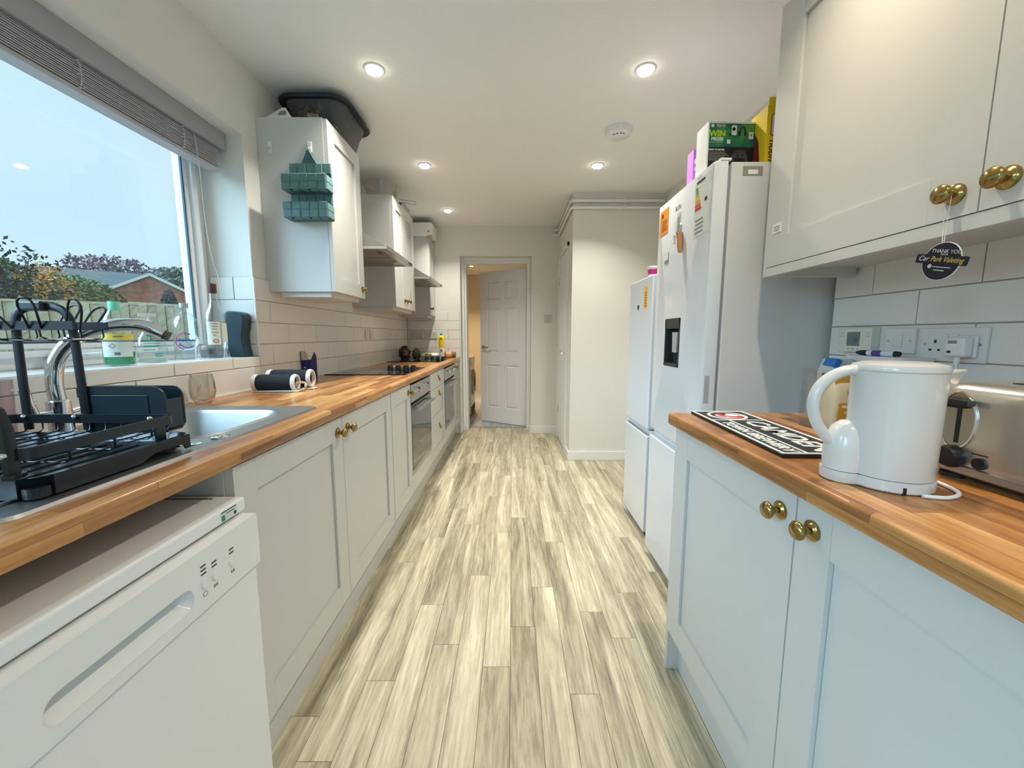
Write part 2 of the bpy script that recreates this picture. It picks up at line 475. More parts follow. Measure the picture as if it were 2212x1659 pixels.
MB().box(XR - 0.0035, XR, -0.6, JOG, 0.909, 1.391).build('grout', GROUT, wall_right)

# window -------------------------------------------------------------
win = tag(bpy.data.objects.new('window_1', None), kind='structure'); COL.objects.link(win)
XF0, XF1 = XL - 0.275, XL - 0.205            # frame depth (outer, inner face)
mb = MB()
for y0, y1 in ((WY0, WY0 + 0.065), (WY1 - 0.055, WY1)): mb.box(XF0, XF1, y0, y1, WZ0, WZ1)
mb.box(XF0, XF1, WY0, WY1, WZ0, WZ0 + 0.045).box(XF0, XF1, WY0, WY1, WZ1 - 0.055, WZ1)
mb.box(XF0, XF1, 0.24, 0.31, WZ0, WZ1)
mb.build('frame', UPVC, win, bev=0.004)
mb = MB()                                     # opening sash with its stepped profile
for o, i, x in ((0.040, 0.064, 0.012), (0.064, 0.085, -0.006)):
    y0, y1, z0, z1 = 0.31 + o - 0.040, WY1 - o, WZ0 + o - 0.005, WZ1 - o
    w = i - o
    mb.box(XF0 + 0.015, XF1 + x, y1 - w, y1, z0, z1).box(XF0 + 0.015, XF1 + x, y0, y0 + w, z0, z1).box(XF0 + 0.015, XF1 + x, y0 + w, y1 - w, z0, z0 + w * 0.8).box(XF0 + 0.015, XF1 + x, y0 + w, y1 - w, z1 - w, z1)
mb.build('sash', UPVC, win, bev=0.003)
mb = MB()
yg0, yg1, zg0, zg1 = 0.31 + 0.042, WY1 - 0.085, WZ0 + 0.076, WZ1 - 0.085
for a in ((yg1 - 0.006, yg1, zg0, zg1), (yg0, yg0 + 0.006, zg0, zg1), (yg0, yg1, zg0, zg0 + 0.006)):
    mb.box(XF1 - 0.02, XF1 - 0.012, *a)
mb.build('gasket', M('gasket_dark', (0.05, 0.09, 0.13), 0.5), win)
MB().box(XF0 + 0.030, XF0 + 0.035, yg0, yg1, zg0 - 0.004, zg1).build('pane', PANE, win)
MB().box(XF0 + 0.030, XF0 + 0.035, WY0 + 0.06, 0.24, WZ0 + 0.05, WZ1 - 0.05).build('pane', PANE, win)
mb = MB().box(XF1 + 0.011, XF1 + 0.026, 1.205, 1.235, 1.083, 1.103)
mb.tube([(XF1 + 0.03, 1.22, 1.093), (XF1 + 0.045, 1.235, 1.094), (XF1 + 0.048, 1.33, 1.098)], 0.008, 8)
mb.build('window_handle', UPVC, win, smooth=40)
MB().box(XF1, XL + 0.004, WY0, WY1, WZ0 - 0.012, WZ0).build('window_sill', M('sill_white', (0.80, 0.82, 0.83), 0.25), win, bev=0.002)

# doorway lining and the six-panel door -----------------------------
lining = struct('trim_1', MB().box(DX0 + 0.001, DX0 + 0.055, YE + 0.13, YE + 0.30, 0, DZ).box(DX1 - 0.045, DX1 - 0.001, YE + 0.13, YE + 0.30, 0, DZ).box(DX0 + 0.055, DX1 - 0.045, YE + 0.13, YE + 0.30, DZ - 0.06, DZ - 0.001)
                .box(DX0 + 0.001, DX0 + 0.03, YE + 0.10, YE + 0.13, 0, DZ).box(DX1 - 0.022, DX1 - 0.001, YE + 0.10, YE + 0.13, 0, DZ).box(DX0 + 0.03, DX1 - 0.022, YE + 0.10, YE + 0.13, DZ - 0.03, DZ - 0.001), WHITE_GLOSS, bev=0.003)
struct('trim_2', MB().box(DX0 + 0.055, DX1 - 0.045, YE + 0.27, YE + 0.31, 0.0, 0.006), STEEL)
LW, LH = 0.705, 1.975
leaf = tag(bpy.data.objects.new('door_1', None), kind='structure'); COL.objects.link(leaf)
leaf.location = (DX1 - 0.048, YE + 0.315, 0.008); leaf.rotation_euler = (0, 0, math.radians(180 - 32))
MB().box(0, LW, -0.035, -0.012, 0, LH).build('leaf', DOORW, leaf, world=False)
rowsD = ((0.20, 0.77), (0.93, 1.50), (1.62, 1.85)); colsD = ((0.105, 0.315), (0.39, 0.60))
mb = MB()
xs = [0, colsD[0][0], colsD[0][1], colsD[1][0], colsD[1][1], LW]
for i in (0, 2, 4): mb.box(xs[i], xs[i + 1], -0.0125, 0, 0, LH)
zs = [0, 0.20, 0.77, 0.93, 1.50, 1.62, 1.85, LH]
for c in colsD:
    for i in (0, 2, 4, 6): mb.box(c[0] - 0.001, c[1] + 0.001, -0.0125, 0, zs[i], zs[i + 1])
mb.build('door_frame', DOORW, leaf, world=False)
for z0, z1 in rowsD:
    for x0, x1 in colsD:
        e, s = 0.012, 0.034
        mb = MB(); mb.loops([[(x0 + e, -0.0125, z0 + e), (x1 - e, -0.0125, z0 + e), (x1 - e, -0.0125, z1 - e), (x0 + e, -0.0125, z1 - e)],
                             [(x0 + s, -0.002, z0 + s), (x1 - s, -0.002, z0 + s), (x1 - s, -0.002, z1 - s), (x0 + s, -0.002, z1 - s)]])
        mb.build('panel', DOORW, leaf, world=False)
mb = MB().lathe([(0.025, 0), (0.025, 0.008), (0.01, 0.010), (0.009, 0.04)], (LW - 0.055, 0, 1.0), 14, 'y')
mb.tube([(LW - 0.055, 0.042, 1.0), (LW - 0.09, 0.046, 1.002), (LW - 0.16, 0.044, 0.998)], 0.009, 8)
mb.build('door_handle', CHROME, leaf, world=False, smooth=40)

# cupboard door seen edge-on
cd = tag(bpy.data.objects.new('door_2', None), kind='structure'); COL.objects.link(cd)
MB().box(CPX - 0.006, CPX + 0.035, 3.835, 4.465, 0.006, 1.985).build('leaf', DOORW, cd, bev=0.002)
MB().box(CPX - 0.02, CPX + 0.05, 3.795, 3.832, 0, 2.03).box(CPX - 0.02, CPX + 0.05, 4.468, 4.505, 0, 2.03).box(CPX - 0.02, CPX + 0.05, 3.795, 4.505, 1.99, 2.03).build('architrave', WHITE_GLOSS, cd, bev=0.003)
mb = MB().lathe([(0.024, 0), (0.024, 0.008), (0.01, 0.010), (0.009, 0.045)], (CPX - 0.006, 3.89, 0.985), 14, '-x')
mb.tube([(CPX - 0.048, 3.89, 0.985), (CPX - 0.05, 3.94, 0.988), (CPX - 0.046, 4.0, 1.0)], 0.009, 8)
mb.build('door_handle', CHROME, cd, smooth=40)
for z in (0.28, 1.70): MB().box(CPX - 0.012, CPX - 0.004, 4.455, 4.475, z, z + 0.09).build('hinge', STEEL, cd)

struct('baseboard_cupboard', MB().box(CPX - 0.014, XR2, CPY - 0.014, CPY, 0, 0.085).box(CPX - 0.014, CPX, CPY, 3.795, 0, 0.085), WHITE_GLOSS, bev=0.003)
struct('baseboard_end', MB().box(DX1 + 0.002, CPX, YE - 0.014, YE, 0, 0.085).box(DX1 - 0.014, DX1 - 0.001, YE - 0.014, YE + 0.10, 0, 0.085), WHITE_GLOSS, bev=0.003)
struct('baseboard_left', MB().box(DX0 - 0.03, DX0 + 0.001, YE - 0.02, YE + 0.10, 0, 0.115), WHITE_GLOSS, bev=0.006)

# the hall beyond the door --------------------------------------------
HY0, HY1 = YE + 0.30, 8.2
HW = M('hall_cream', (0.74, 0.66, 0.54), 0.8)
struct('floor_hall', MB().box(-1.3, 1.3, HY0, HY1, -0.05, 0.0), grain_mat('hall_vinyl', [(0.3, lin(128, 134, 138)), (0.7, lin(186, 194, 200))], 12.0, 0.4))
struct('wall_hall_left', MB().box(-1.32, -1.22, HY0, HY1, 0, ZC), HW)
struct('wall_hall_right', MB().box(1.22, 1.32, HY0, HY1, 0, ZC), HW)
struct('wall_hall_end', MB().box(-1.32, 1.32, HY1, HY1 + 0.1, 0, ZC), HW)
struct('ceiling_hall', MB().box(-1.32, 1.32, HY0, HY1 + 0.1, ZC, ZC + 0.1), CEIL)

# ceiling lights -------------------------------------------------------
LENS = M('lamp_lens', (1, 0.95, 0.85), 0.4, emit=(1.0, 0.92, 0.76), estr=16.0)
def downlight(x, y, label, watts=LAMP_W, col=LAMP_C, lens=None):
    t = thing('downlight', label, 'ceiling light', (x, y, ZC), group='recessed ceiling downlights')
    MB().lathe([(0.031, -0.004), (0.041, -0.006), (0.045, -0.0035), (0.045, 0.0), (0.031, 0.0)], (x, y, ZC), 24).build('bezel', M('bezel_white', (0.8, 0.8, 0.78), 0.35), t, smooth=40)
    MB().lathe([(0.0265, -0.001), (0.0300, -0.001), (0.0300, -0.016), (0.0265, -0.016), (0.0265, -0.003), (0.0, -0.003)], (x, y, ZC), 28).build('lamp_lens', lens or LENS, t)
    ld = bpy.data.lights.new('downlight_beam', 'AREA'); ld.shape = 'DISK'; ld.size = 0.050; ld.energy = watts; ld.color = col
    ld.spread = math.radians(115)
    lo = bpy.data.objects.new('downlight_beam', ld); COL.objects.link(lo); lo.parent = t; lo.location = (0, 0, -0.012)
for x, y, l in ((-0.64, 1.985, 'lit recessed downlight nearest the grey tub, left row'), (-0.637, 3.02, 'lit recessed downlight in the left row above the first hob'), (-0.638, 4.05, 'lit recessed downlight of the left row nearest the doorway wall'),
                (0.616, 1.985, 'lit recessed downlight in the right row in front of the smoke alarm'), (0.614, 3.02, 'lit recessed downlight of the right row before the pipes'),
                (0.616, 0.95, 'lit recessed downlight of the right row above the kettle worktop'),
                (0.616, -0.09, 'lit recessed downlight of the right row behind the viewer')):
    near = y < 1.5
    downlight(x, y, l, LAMP_W * (0.55 if near else 1.0), (1.0, 0.85, 0.64) if near else LAMP_C)
downlight(-0.72, 7.1, 'warm lit downlight in the hall beyond the doorway', 20, (1.0, 0.72, 0.42), M('lamp_lens_warm', (1, 0.8, 0.5), 0.4, emit=(1.0, 0.70, 0.34), estr=14.0))

sm = thing('smoke_alarm', 'round white smoke alarm on the ceiling', 'smoke alarm', (0.635, 2.526, ZC))
MB().lathe([(0.082, 0), (0.082, -0.010), (0.072, -0.032), (0.055, -0.042), (0.0, -0.044)], (0.635, 2.526, ZC), 32).build('body', WHITE_PL, sm, smooth=35)
mb = MB()
for dx, dy in ((-0.018, -0.045), (0.002, -0.05), (0.02, -0.045), (-0.035, -0.035)): mb.cbox((0.635 + dx, 2.526 + dy, ZC - 0.042), (0.012, 0.006, 0.004))
mb.build('vent', DARK, sm)

# heating pipes round the top of the cupboard ---------------------------
for z, l in ((2.318, 'upper white heating pipe along the top of the cupboard wall'), (2.262, 'lower white heating pipe along the top of the cupboard wall')):
    t = thing('heating_pipe', l, 'pipe', (CPX, CPY, z))
    MB().tube([(0.475, YE - 0.005, z + 0.02), (0.475, YE - 0.03, z + 0.02), (0.50, YE - 0.055, z + 0.01), (0.512, YE - 0.09, z), (0.512, CPY + 0.01, z), (0.52, CPY - 0.016, z), (0.545, CPY - 0.022, z), (XR2 - 0.02, CPY - 0.022, z)], 0.0125, 10).build('pipe', WHITE_GLOSS, t, smooth=50)
    for x in (0.97,): MB().box(x - 0.008, x + 0.008, CPY - 0.036, CPY - 0.001, z - 0.017, z + 0.017).build('pipe_clip', WHITE_PL, t)
# ------------------------------------------------------------------ outside the window
struct('ground', MB().box(-80, 80, -60, 90, -0.5, -0.30), M('lawn', (0.10, 0.16, 0.05), 0.95, var=(1.5, 0.35)))
struct('bounce_patio', MB().box(-5.2, XL - 0.3, -9.0, 4.2, -0.30, -0.16).box(XL - 0.3, 6.0, -9.0, YB - 0.25, -0.30, -0.16), M('bounce_paving', (0.62, 0.61, 0.58), 0.9, var=(2, 0.1)))  # unseen pale ground added to bounce daylight up to the ceiling
# board fence
FA, FB = Vector((-13.7, 1.25, 0)), Vector((-3.6, 7.45, 0))
fd = (FB - FA).normalized(); fn = Vector((fd.y, -fd.x, 0))
ang = math.atan2(fd.y, fd.x)
FWOOD = grain_mat('weathered_fence', [(0.2, lin(134, 122, 102)), (0.5, lin(178, 166, 142)), (0.8, lin(204, 192, 170))], 10.0, 0.9, per_object=True)
fence = thing('garden_fence', 'weathered grey close-board fence outside the window', 'fence', (FA.x, FA.y, -0.3), ang)
Lf = (FB - FA).length
bm_ = MB().prism([(0, 0), (0.098, 0.0), (0.098, 0.014), (0, 0.030)], 0.0, 1.93)
n = int(Lf / 0.105); first = None
for i in range(n):
    if first is None: first = bm_.build('board', FWOOD, fence, world=False); o = first
    else: o = bpy.data.objects.new('board', first.data); COL.objects.link(o); o.parent = fence
    o.location = (i * 0.105, -0.02 - 0.016 * (i % 2), random.uniform(-0.01, 0.006)); o.rotation_euler = (0, 0, random.uniform(-0.03, 0.03))
MB().box(0, Lf, -0.035, 0.035, 1.925, 1.955).build('capping_rail', FWOOD, fence, world=False)
for k in range(4): MB().box(0.3 + k * 2.6, 0.4 + k * 2.6, 0.03, 0.13, 0, 1.93).build('post', FWOOD, fence, world=False)

# brick house: frame of axes facing the viewer
HC = Vector((-27.6, 30.7, 0)); hd = HC.normalized(); hr = Vector((hd.y, -hd.x, 0))       # hr points to the right as seen from the kitchen
house = thing('brick_house', 'red brick bungalow with white gable boards beyond the fence', 'house', (HC.x, HC.y, -0.3), math.atan2(hr.y, hr.x))
BRK = M('house_brick', (0.46, 0.20, 0.15), 0.9, var=(3.0, 0.55))
SLATE = M('roof_tiles', (0.13, 0.145, 0.15), 0.85, var=(3, 0.4))
BW = M('barge_white', (0.80, 0.82, 0.82), 0.5)
GLZ = M('dark_panes', (0.18, 0.24, 0.26), 0.12)
ev, ap, hw = 4.70, 5.95, 2.25          # eaves, apex height above ground, half width
MB().prism([(-hw, 0), (hw, 0), (hw, ev), (0, ap), (-hw, ev)], 0.0, 0.3, 'xz').build('gable_wall', BRK, house, world=False)
for s in (-1, 1):
    MB().prism([(s * (hw + 0.35), ev - 0.17), (0, ap), (0, ap + 0.22), (s * (hw + 0.35), ev + 0.05)], -0.25, -0.12, 'xz').build('barge_board', BW, house, world=False)
    MB().prism([(s * (hw + 0.35), ev - 0.05), (0, ap + 0.12), (0, ap + 0.25), (s * (hw + 0.35), ev + 0.08)], -0.12, 8.0, 'xz').build('roof', SLATE, house, world=False)
MB().box(-9.5, -hw, 1.5, 1.8, 0, ev - 0.15).build('side_wall', BRK, house, world=False)
MB().prism([(1.2, ev - 0.15), (5.6, ap + 0.55), (5.6, ap + 0.75), (1.2, ev)], -10.0, 0.5, 'yz').build('main_roof', SLATE, house, world=False)
MB().box(-10.0, -hw, 1.08, 1.2, ev - 0.2, ev - 0.02).build('gutter', BW, house, world=False)
MB().tube([(-hw - 0.4, 1.1, ev - 0.25), (-hw - 0.2, 0.2, ev - 0.7), (-hw + 0.1, -0.08, ev - 0.95), (-hw + 0.1, -0.08, 0)], 0.07, 8).build('downpipe', BW, house, world=False)
for x0, x1, z0, z1 in ((-1.5, 0.25, 2.7, 3.95), (1.4, 2.1, 2.7, 3.45)):
    f = MB().box(x0, x1, -0.06, 0.02, z0, z0 + 0.1).box(x0, x1, -0.06, 0.02, z1 - 0.1, z1).box(x0, x0 + 0.1, -0.06, 0.02, z0, z1).box(x1 - 0.1, x1, -0.06, 0.02, z0, z1).box((x0 + x1) / 2 - 0.05, (x0 + x1) / 2 + 0.05, -0.06, 0.02, z0, z1).build('window', BW, house, world=False)
    MB().box(x0 + 0.1, x1 - 0.1, -0.03, -0.01, z0 + 0.1, z1 - 0.1).build('pane', GLZ, f, world=False)

def tree(name, label, px_ray, dist, z0, z1, rad, leafcol, n_leaf, leaf, sparse=0.0, group='trees and shrubs beyond the fence', accent=None, branches=14):
    x, y = px_ray[0] * dist, px_ray[1] * dist
    t = thing(name, label, 'tree', (x, y, -0.3), group=group)
    rnd = random.Random(hash(label) % 9973 if False else sum(map(ord, label)))
    cz, rz = (z0 + z1) / 2, (z1 - z0) / 2
    tr = MB(); tips = []
    tr.tube([(0, 0, 0), (0.05, 0.03, (z0 + 0.3) * 0.5), (0, 0, z0 + 0.6)], [rad * 0.06, rad * 0.05, rad * 0.04], 6)
    for i in range(branches):
        a = rnd.uniform(0, 2 * PI); rr = rad * math.sqrt(rnd.uniform(0.1, 1.0)); zz = cz + 0.3 + rz * rnd.uniform(-0.5, 0.98) * math.sqrt(max(0.05, 1 - (rr / rad) ** 2 * 0.8))
        tip = Vector((math.cos(a) * rr, math.sin(a) * rr, zz)); base = Vector((0, 0, z0 + rnd.uniform(0, 0.6)))
        tr.tube([base, base.lerp(tip, 0.5) + Vector((0, 0, 0.1 * rz)), tip], [rad * 0.022, rad * 0.014, rad * 0.005], 5); tips.append((base, tip))
    tr.build('trunk', M('bark', (0.09, 0.075, 0.06), 0.9), t, world=False)
    mb = MB()
    mats = [M(name + '_leaf', leafcol, 0.7, var=(0.9, 0.45))]
    if accent: mats.append(M(name + '_leaf_accent', accent, 0.7, var=(0.9, 0.3)))
    for i in range(n_leaf):
        if sparse and rnd.random() < sparse:
            b, tp = rnd.choice(tips); c = b.lerp(tp, rnd.uniform(0.45, 1.05)) + Vector((rnd.gauss(0, rad * 0.05), rnd.gauss(0, rad * 0.05), rnd.gauss(0, rz * 0.05)))
        else:
            while True:
                q = Vector((rnd.uniform(-1, 1), rnd.uniform(-1, 1), rnd.uniform(-1, 1)))
                if 0.25 < q.length < 1: break
            c = Vector((q.x * rad, q.y * rad, cz + 0.3 + q.z * rz))
        s = leaf * rnd.uniform(0.6, 1.4)
        u = Vector((rnd.gauss(0, 1), rnd.gauss(0, 1), rnd.gauss(0, 1))).normalized(); w = u.orthogonal().normalized()
        mb.cur = 1 if (accent and c.x * accent_dir[0] + c.z - cz > accent_dir[1] * rz and rnd.random() < 0.7) else 0
        mb.add([c - u * s, c + w * s * 0.5, c + u * s, c - w * s * 0.5], [(0, 1, 2, 3)])
    o = mb.build('crown', mats, t, world=False); o['kind'] = 'stuff'
accent_dir = (0.0, 0.15)
def bear(px): return ((px - 1107) / 850.0, 1.02)
GREEN1, GREEN2 = (0.13, 0.19, 0.08), (0.20, 0.24, 0.10)
tree('apple_tree', 'small tree with dark sparse leaves at the left of the window view', bear(25), 9.0, 1.2, 3.35, 1.0, (0.05, 0.07, 0.07), 2000, 0.052, 0.75, branches=26)
tree('shrub', 'dense green hedge shrub at the left above the fence', bear(-10), 12.5, 0.6, 3.6, 1.6, GREEN1, 8000, 0.085)
tree('ornamental_tree', 'slender tree with orange autumn leaves above the fence', bear(100), 10.4, 1.2, 3.1, 0.62, (0.30, 0.30, 0.10), 2600, 0.050, 0.5, accent=(0.75, 0.34, 0.10))
tree('shrub', 'yellow green shrub between the orange tree and the brick house', bear(150), 20.0, 0.6, 4.25, 2.2, GREEN2, 6500, 0.10)
tree('shrub', 'dark green shrub between the hedge and the orange tree', bear(72), 15.6, 0.6, 3.7, 1.3, (0.09, 0.15, 0.09), 6000, 0.09)
tree('low_shrub', 'pale green shrub growing below the brick gable window', bear(325), 24.0, 0.8, 3.05, 1.6, (0.30, 0.36, 0.14), 1800, 0.16)
tree('bare_tree', 'broad purplish bare tree behind the brick house', bear(245), 56.0, 4.0, 12.3, 6.5, (0.20, 0.15, 0.18), 9000, 0.26, 0.55, branches=40)
tree('bare_tree', 'second purplish tree rising right of the bungalow roof', bear(352), 68.0, 2.5, 12.2, 5.5, (0.16, 0.14, 0.16), 6000, 0.26, 0.4, branches=30)
tree('conifer_hedge', 'grey green trees at the right edge of the window view', bear(400), 46.0, 1.0, 9.0, 4.4, (0.14, 0.17, 0.13), 7500, 0.24, 0.1)
tree('dark_conifer', 'narrow dark brown conifer in front of the brick gable', bear(364), 22.0, 0.8, 3.75, 0.42, (0.07, 0.055, 0.055), 2600, 0.08)
# ------------------------------------------------------------------ kitchen units
KN = [(0.0, 0), (0.0185, 0), (0.0185, 0.003), (0.0150, 0.0042), (0.0140, 0.0065), (0.0065, 0.009), (0.0060, 0.015), (0.0105, 0.019), (0.0165, 0.025), (0.0172, 0.029), (0.0135, 0.034), (0.0, 0.0365)]
def knob(parent, x, y, z, d, s=1.0):
    MB().lathe([(r * s, h * s) for r, h in KN], (x, y, z), 22, 'x' if d > 0 else '-x').build('knob', BRASS, parent, smooth=50, label='aged brass knob')

def shaker(parent, fx, d, y0, y1, z0, z1, kn=None, st=0.08, slab=False, name='door', ks=1.0):
    b, g = fx - d * 0.020, 0.0005
    mb = MB()
    if slab:
        mb.box(b, fx, y0, y1, z0, z1)
    else:
        mb.box(b, fx, y0, y0 + st, z0, z1).box(b, fx, y1 - st, y1, z0, z1)
        mb.box(b, fx - d * 0.0002, y0 + st + g, y1 - st - g, z0, z0 + st).box(b, fx - d * 0.0002, y0 + st + g, y1 - st - g, z1 - st, z1)
        gp = 0.0016
        mb.box(b, fx - d * 0.009, y0 + st + gp, y1 - st - gp, z0 + st + gp, z1 - st - gp)
    o = mb.build(name, CAB, parent)
    if kn: knob(o, fx, kn[0], kn[1], d, ks)
    return o

def carcass(parent, xb, xf, y0, y1, z0, z1, t=0.018, top=True, mat=None):
    mb = MB().box(xb, xf, y0, y0 + t, z0, z1).box(xb, xf, y1 - t, y1, z0, z1).box(xb, xf, y0 + t, y1 - t, z0, z0 + t)
    x = xb + (0.012 if xf > xb else -0.012)
    mb.box(xb, x, y0 + t, y1 - t, z0 + t, z1)
    if top: mb.box(x, xf, y0 + t, y1 - t, z1 - t, z1)
    return mb.build('carcass', mat or CAB, parent)

FL, FR = -0.635, 0.535           # door faces left and right
ZT, ZP = 0.862, 0.155
c = thing('sink_cabinet', 'wide pale grey shaker base cabinet with two doors under the sink', 'cabinet', (-0.93, 1.44, 0.0), group='base units of the left run')
carcass(c, XL + 0.01, FL - 0.021, 0.858, 2.028, ZP, 0.868, top=False)
shaker(c, FL, 1, 0.862, 1.434, ZP, ZT, (1.394, 0.810)); shaker(c, FL, 1, 1.437, 2.024, ZP, ZT, (1.480, 0.810))
c = thing('base_cabinet', 'narrow pale grey one-door base cabinet beside the first oven', 'cabinet', (-0.93, 2.22, 0.0), group='base units of the left run')
carcass(c, XL + 0.01, FL - 0.021, 2.030, 2.418, ZP, 0.868); shaker(c, FL, 1, 2.032, 2.416, ZP, ZT, (2.372, 0.815))
c = thing('drawer_cabinet', 'pale grey three-drawer base cabinet between the two ovens', 'cabinet', (-0.93, 3.31, 0.0), group='base units of the left run')
carcass(c, XL + 0.01, FL - 0.021, 3.008, 3.628, ZP, 0.868)
for z0, z1, zp, slab in ((0.731, ZT, 0.797, True), (0.432, 0.727, 0.668, False), (ZP, 0.428, 0.382, False)):
    dr = shaker(c, FL, 1, 3.011, 3.625, z0, z1, None, 0.07, slab, 'drawer')
    y = 3.345
    MB().tube([(FL + 0.004, y, zp + 0.022), (FL + 0.014, y - 0.022, zp - 0.014), (FL + 0.016, y, zp - 0.017), (FL + 0.014, y + 0.022, zp - 0.014)], 0.0038, 6, closed=True).lathe([(0.009, 0), (0.009, 0.004), (0.004, 0.008), (0, 0.009)], (FL, y, zp + 0.022), 12, 'x').build('drawer_pull', BRASS, dr, smooth=50, label='aged brass drop pull')
c = thing('base_cabinet', 'narrow pale grey one-door base cabinet at the doorway end', 'cabinet', (-0.93, 4.45, 0.0), group='base units of the left run')
carcass(c, XL + 0.01, FL - 0.021, 4.312, 4.60, ZP, 0.868); shaker(c, FL, 1, 4.314, 4.585, ZP, ZT, (4.36, 0.815), 0.06)

GLASSD = M('oven_glass', (0.035, 0.045, 0.045), 0.05, coat=0.5)
OVST = M('oven_steel', (0.52, 0.53, 0.53), 0.24, 1.0)
def oven(y0, y1, hl, ol):
    h = thing('oven_housing', hl, 'cabinet', (-0.93, (y0 + y1) / 2, 0), group='oven housings')
    MB().box(XL + 0.01, FL - 0.021, y0, y0 + 0.016, ZP, 0.868).box(XL + 0.01, FL - 0.021, y1 - 0.016, y1, ZP, 0.868).box(XL + 0.01, FL - 0.021, y0 + 0.016, y1 - 0.016, ZP, 0.262).build('carcass', CAB, h)
    MB().box(FL - 0.02, FL, y0 + 0.002, y1 - 0.002, ZP, 0.266).build('filler_panel', CAB, h)
    t = thing('oven', ol, 'oven', (-0.93, (y0 + y1) / 2, 0.268), group='built-in ovens')
    a, b = y0 + 0.004, y1 - 0.004
    MB().box(-1.18, FL - 0.022, y0 + 0.02, y1 - 0.02, 0.268, 0.845).build('body', M('oven_body', (0.25, 0.25, 0.25), 0.5, 0.6), t)
    MB().box(FL - 0.022, FL + 0.004, a, b, 0.742, 0.853).build('control_panel', OVST, t, bev=0.002)
    d = MB().box(FL - 0.022, FL + 0.002, a, b, 0.268, 0.722).build('oven_door', OVST, t, bev=0.003)
    MB().box(FL + 0.002, FL + 0.0045, a + 0.004, b - 0.004, 0.305, 0.718).build('glass', GLASSD, d)
    MB().cyl((FL + 0.042, a + 0.045, 0.690), (FL + 0.042, b - 0.045, 0.690), 0.011, n=12).box(FL + 0.004, FL + 0.04, a + 0.065, a + 0.085, 0.682, 0.698).box(FL + 0.004, FL + 0.04, b - 0.085, b - 0.065, 0.682, 0.698).build('door_handle', STEEL, d, smooth=40)
    for y in (y0 + 0.17, y0 + 0.45):
        MB().lathe([(0.024, 0), (0.024, 0.005), (0.019, 0.007), (0.018, 0.028), (0.0, 0.030)], (FL + 0.004, y, 0.805), 20, 'x').build('dial', CHROME, t, smooth=40)
    MB().box(FL - 0.02, FL - 0.012, a, b, 0.722, 0.742).build('vent_slot', DARK, t)
oven(2.420, 3.006, 'pale grey oven housing between narrow door and drawers', 'built-in steel oven with dark glass door nearest the sink')
oven(3.630, 4.310, 'pale grey oven housing between drawers and the end cabinet', 'built-in steel oven with dark glass door nearest the doorway')

one('plinth', MB().box(-0.70, -0.682, 0.86, YE, 0.0, 0.152), CAB, 'long pale grey plinth board along the left units', 'plinth')

# worktops ------------------------------------------------------------------
wt = MB()
def edge(x0, x1, z0=0.870, z1=0.908, r=0.007, n=4):
    """cross-section with the rounded lip on the x0 (aisle) side"""
    s = 1 if x1 > x0 else -1
    p = [(x1, z0), (x1, z1)]
    for i in range(n + 1):
        t = PI / 2 * i / n; p.append((x0 + s * (r - r * math.sin(t)), z1 - r + r * math.cos(t)))
    for i in range(n + 1):
        t = PI / 2 * i / n; p.append((x0 + s * (r - r * math.cos(t)), z0 + r - r * math.sin(t)))
    return p
WF = -0.618
wt.prism(edge(WF, -0.745), -0.45, YE - 0.002, 'xz')
wt.box(XL + 0.0085, -1.11, -0.45, YE - 0.002, 0.870, 0.908)
wt.box(-1.11, -0.745, -0.45, 0.92, 0.870, 0.908).box(-1.11, -0.745, 1.31, YE - 0.002, 0.870, 0.908)
one('worktop', wt, OAK, 'long oak block worktop holding the sink and hobs', 'worktop', smooth=30)
one('worktop', MB().prism(edge(0.513, XR - 0.0085), -0.75, 1.272, 'xz'), OAK, 'short oak block worktop under the kettle and toaster', 'worktop', smooth=30)
one('silicone_bead', MB().box(XL + 0.007, XL + 0.0125, -0.3, YE - 0.01, 0.908, 0.912), WHITE_PL, 'thin white sealant line along the back of the long worktop', 'sealant')

# right base units
c = thing('base_cabinet', 'pale grey double-door base cabinet below the bar mat and kettle', 'cabinet', (0.86, 0.70, 0.0))
carcass(c, XR - 0.01, FR + 0.021, 0.150, 1.250, ZP, 0.868)
shaker(c, FR, -1, 0.708, 1.250, ZP, ZT, (0.748, 0.815)); shaker(c, FR, -1, 0.150, 0.704, ZP, ZT, (0.664, 0.815))
MB().box(FR + 0.004, XR - 0.01, 1.2505, 1.268, 0, 0.869).build('end_panel', CAB, c)
c = thing('base_cabinet', 'pale grey base cabinet at the lower right under the toaster', 'cabinet', (0.86, -0.15, 0.0))
carcass(c, XR - 0.01, FR + 0.021, -0.452, 0.148, ZP, 0.868); shaker(c, FR, -1, -0.450, 0.147, ZP, ZT, (0.10, 0.815))
one('plinth', MB().box(0.578, 0.596, -0.45, 1.2495, 0.0, 0.152), CAB, 'pale grey plinth board under the right base units', 'plinth')

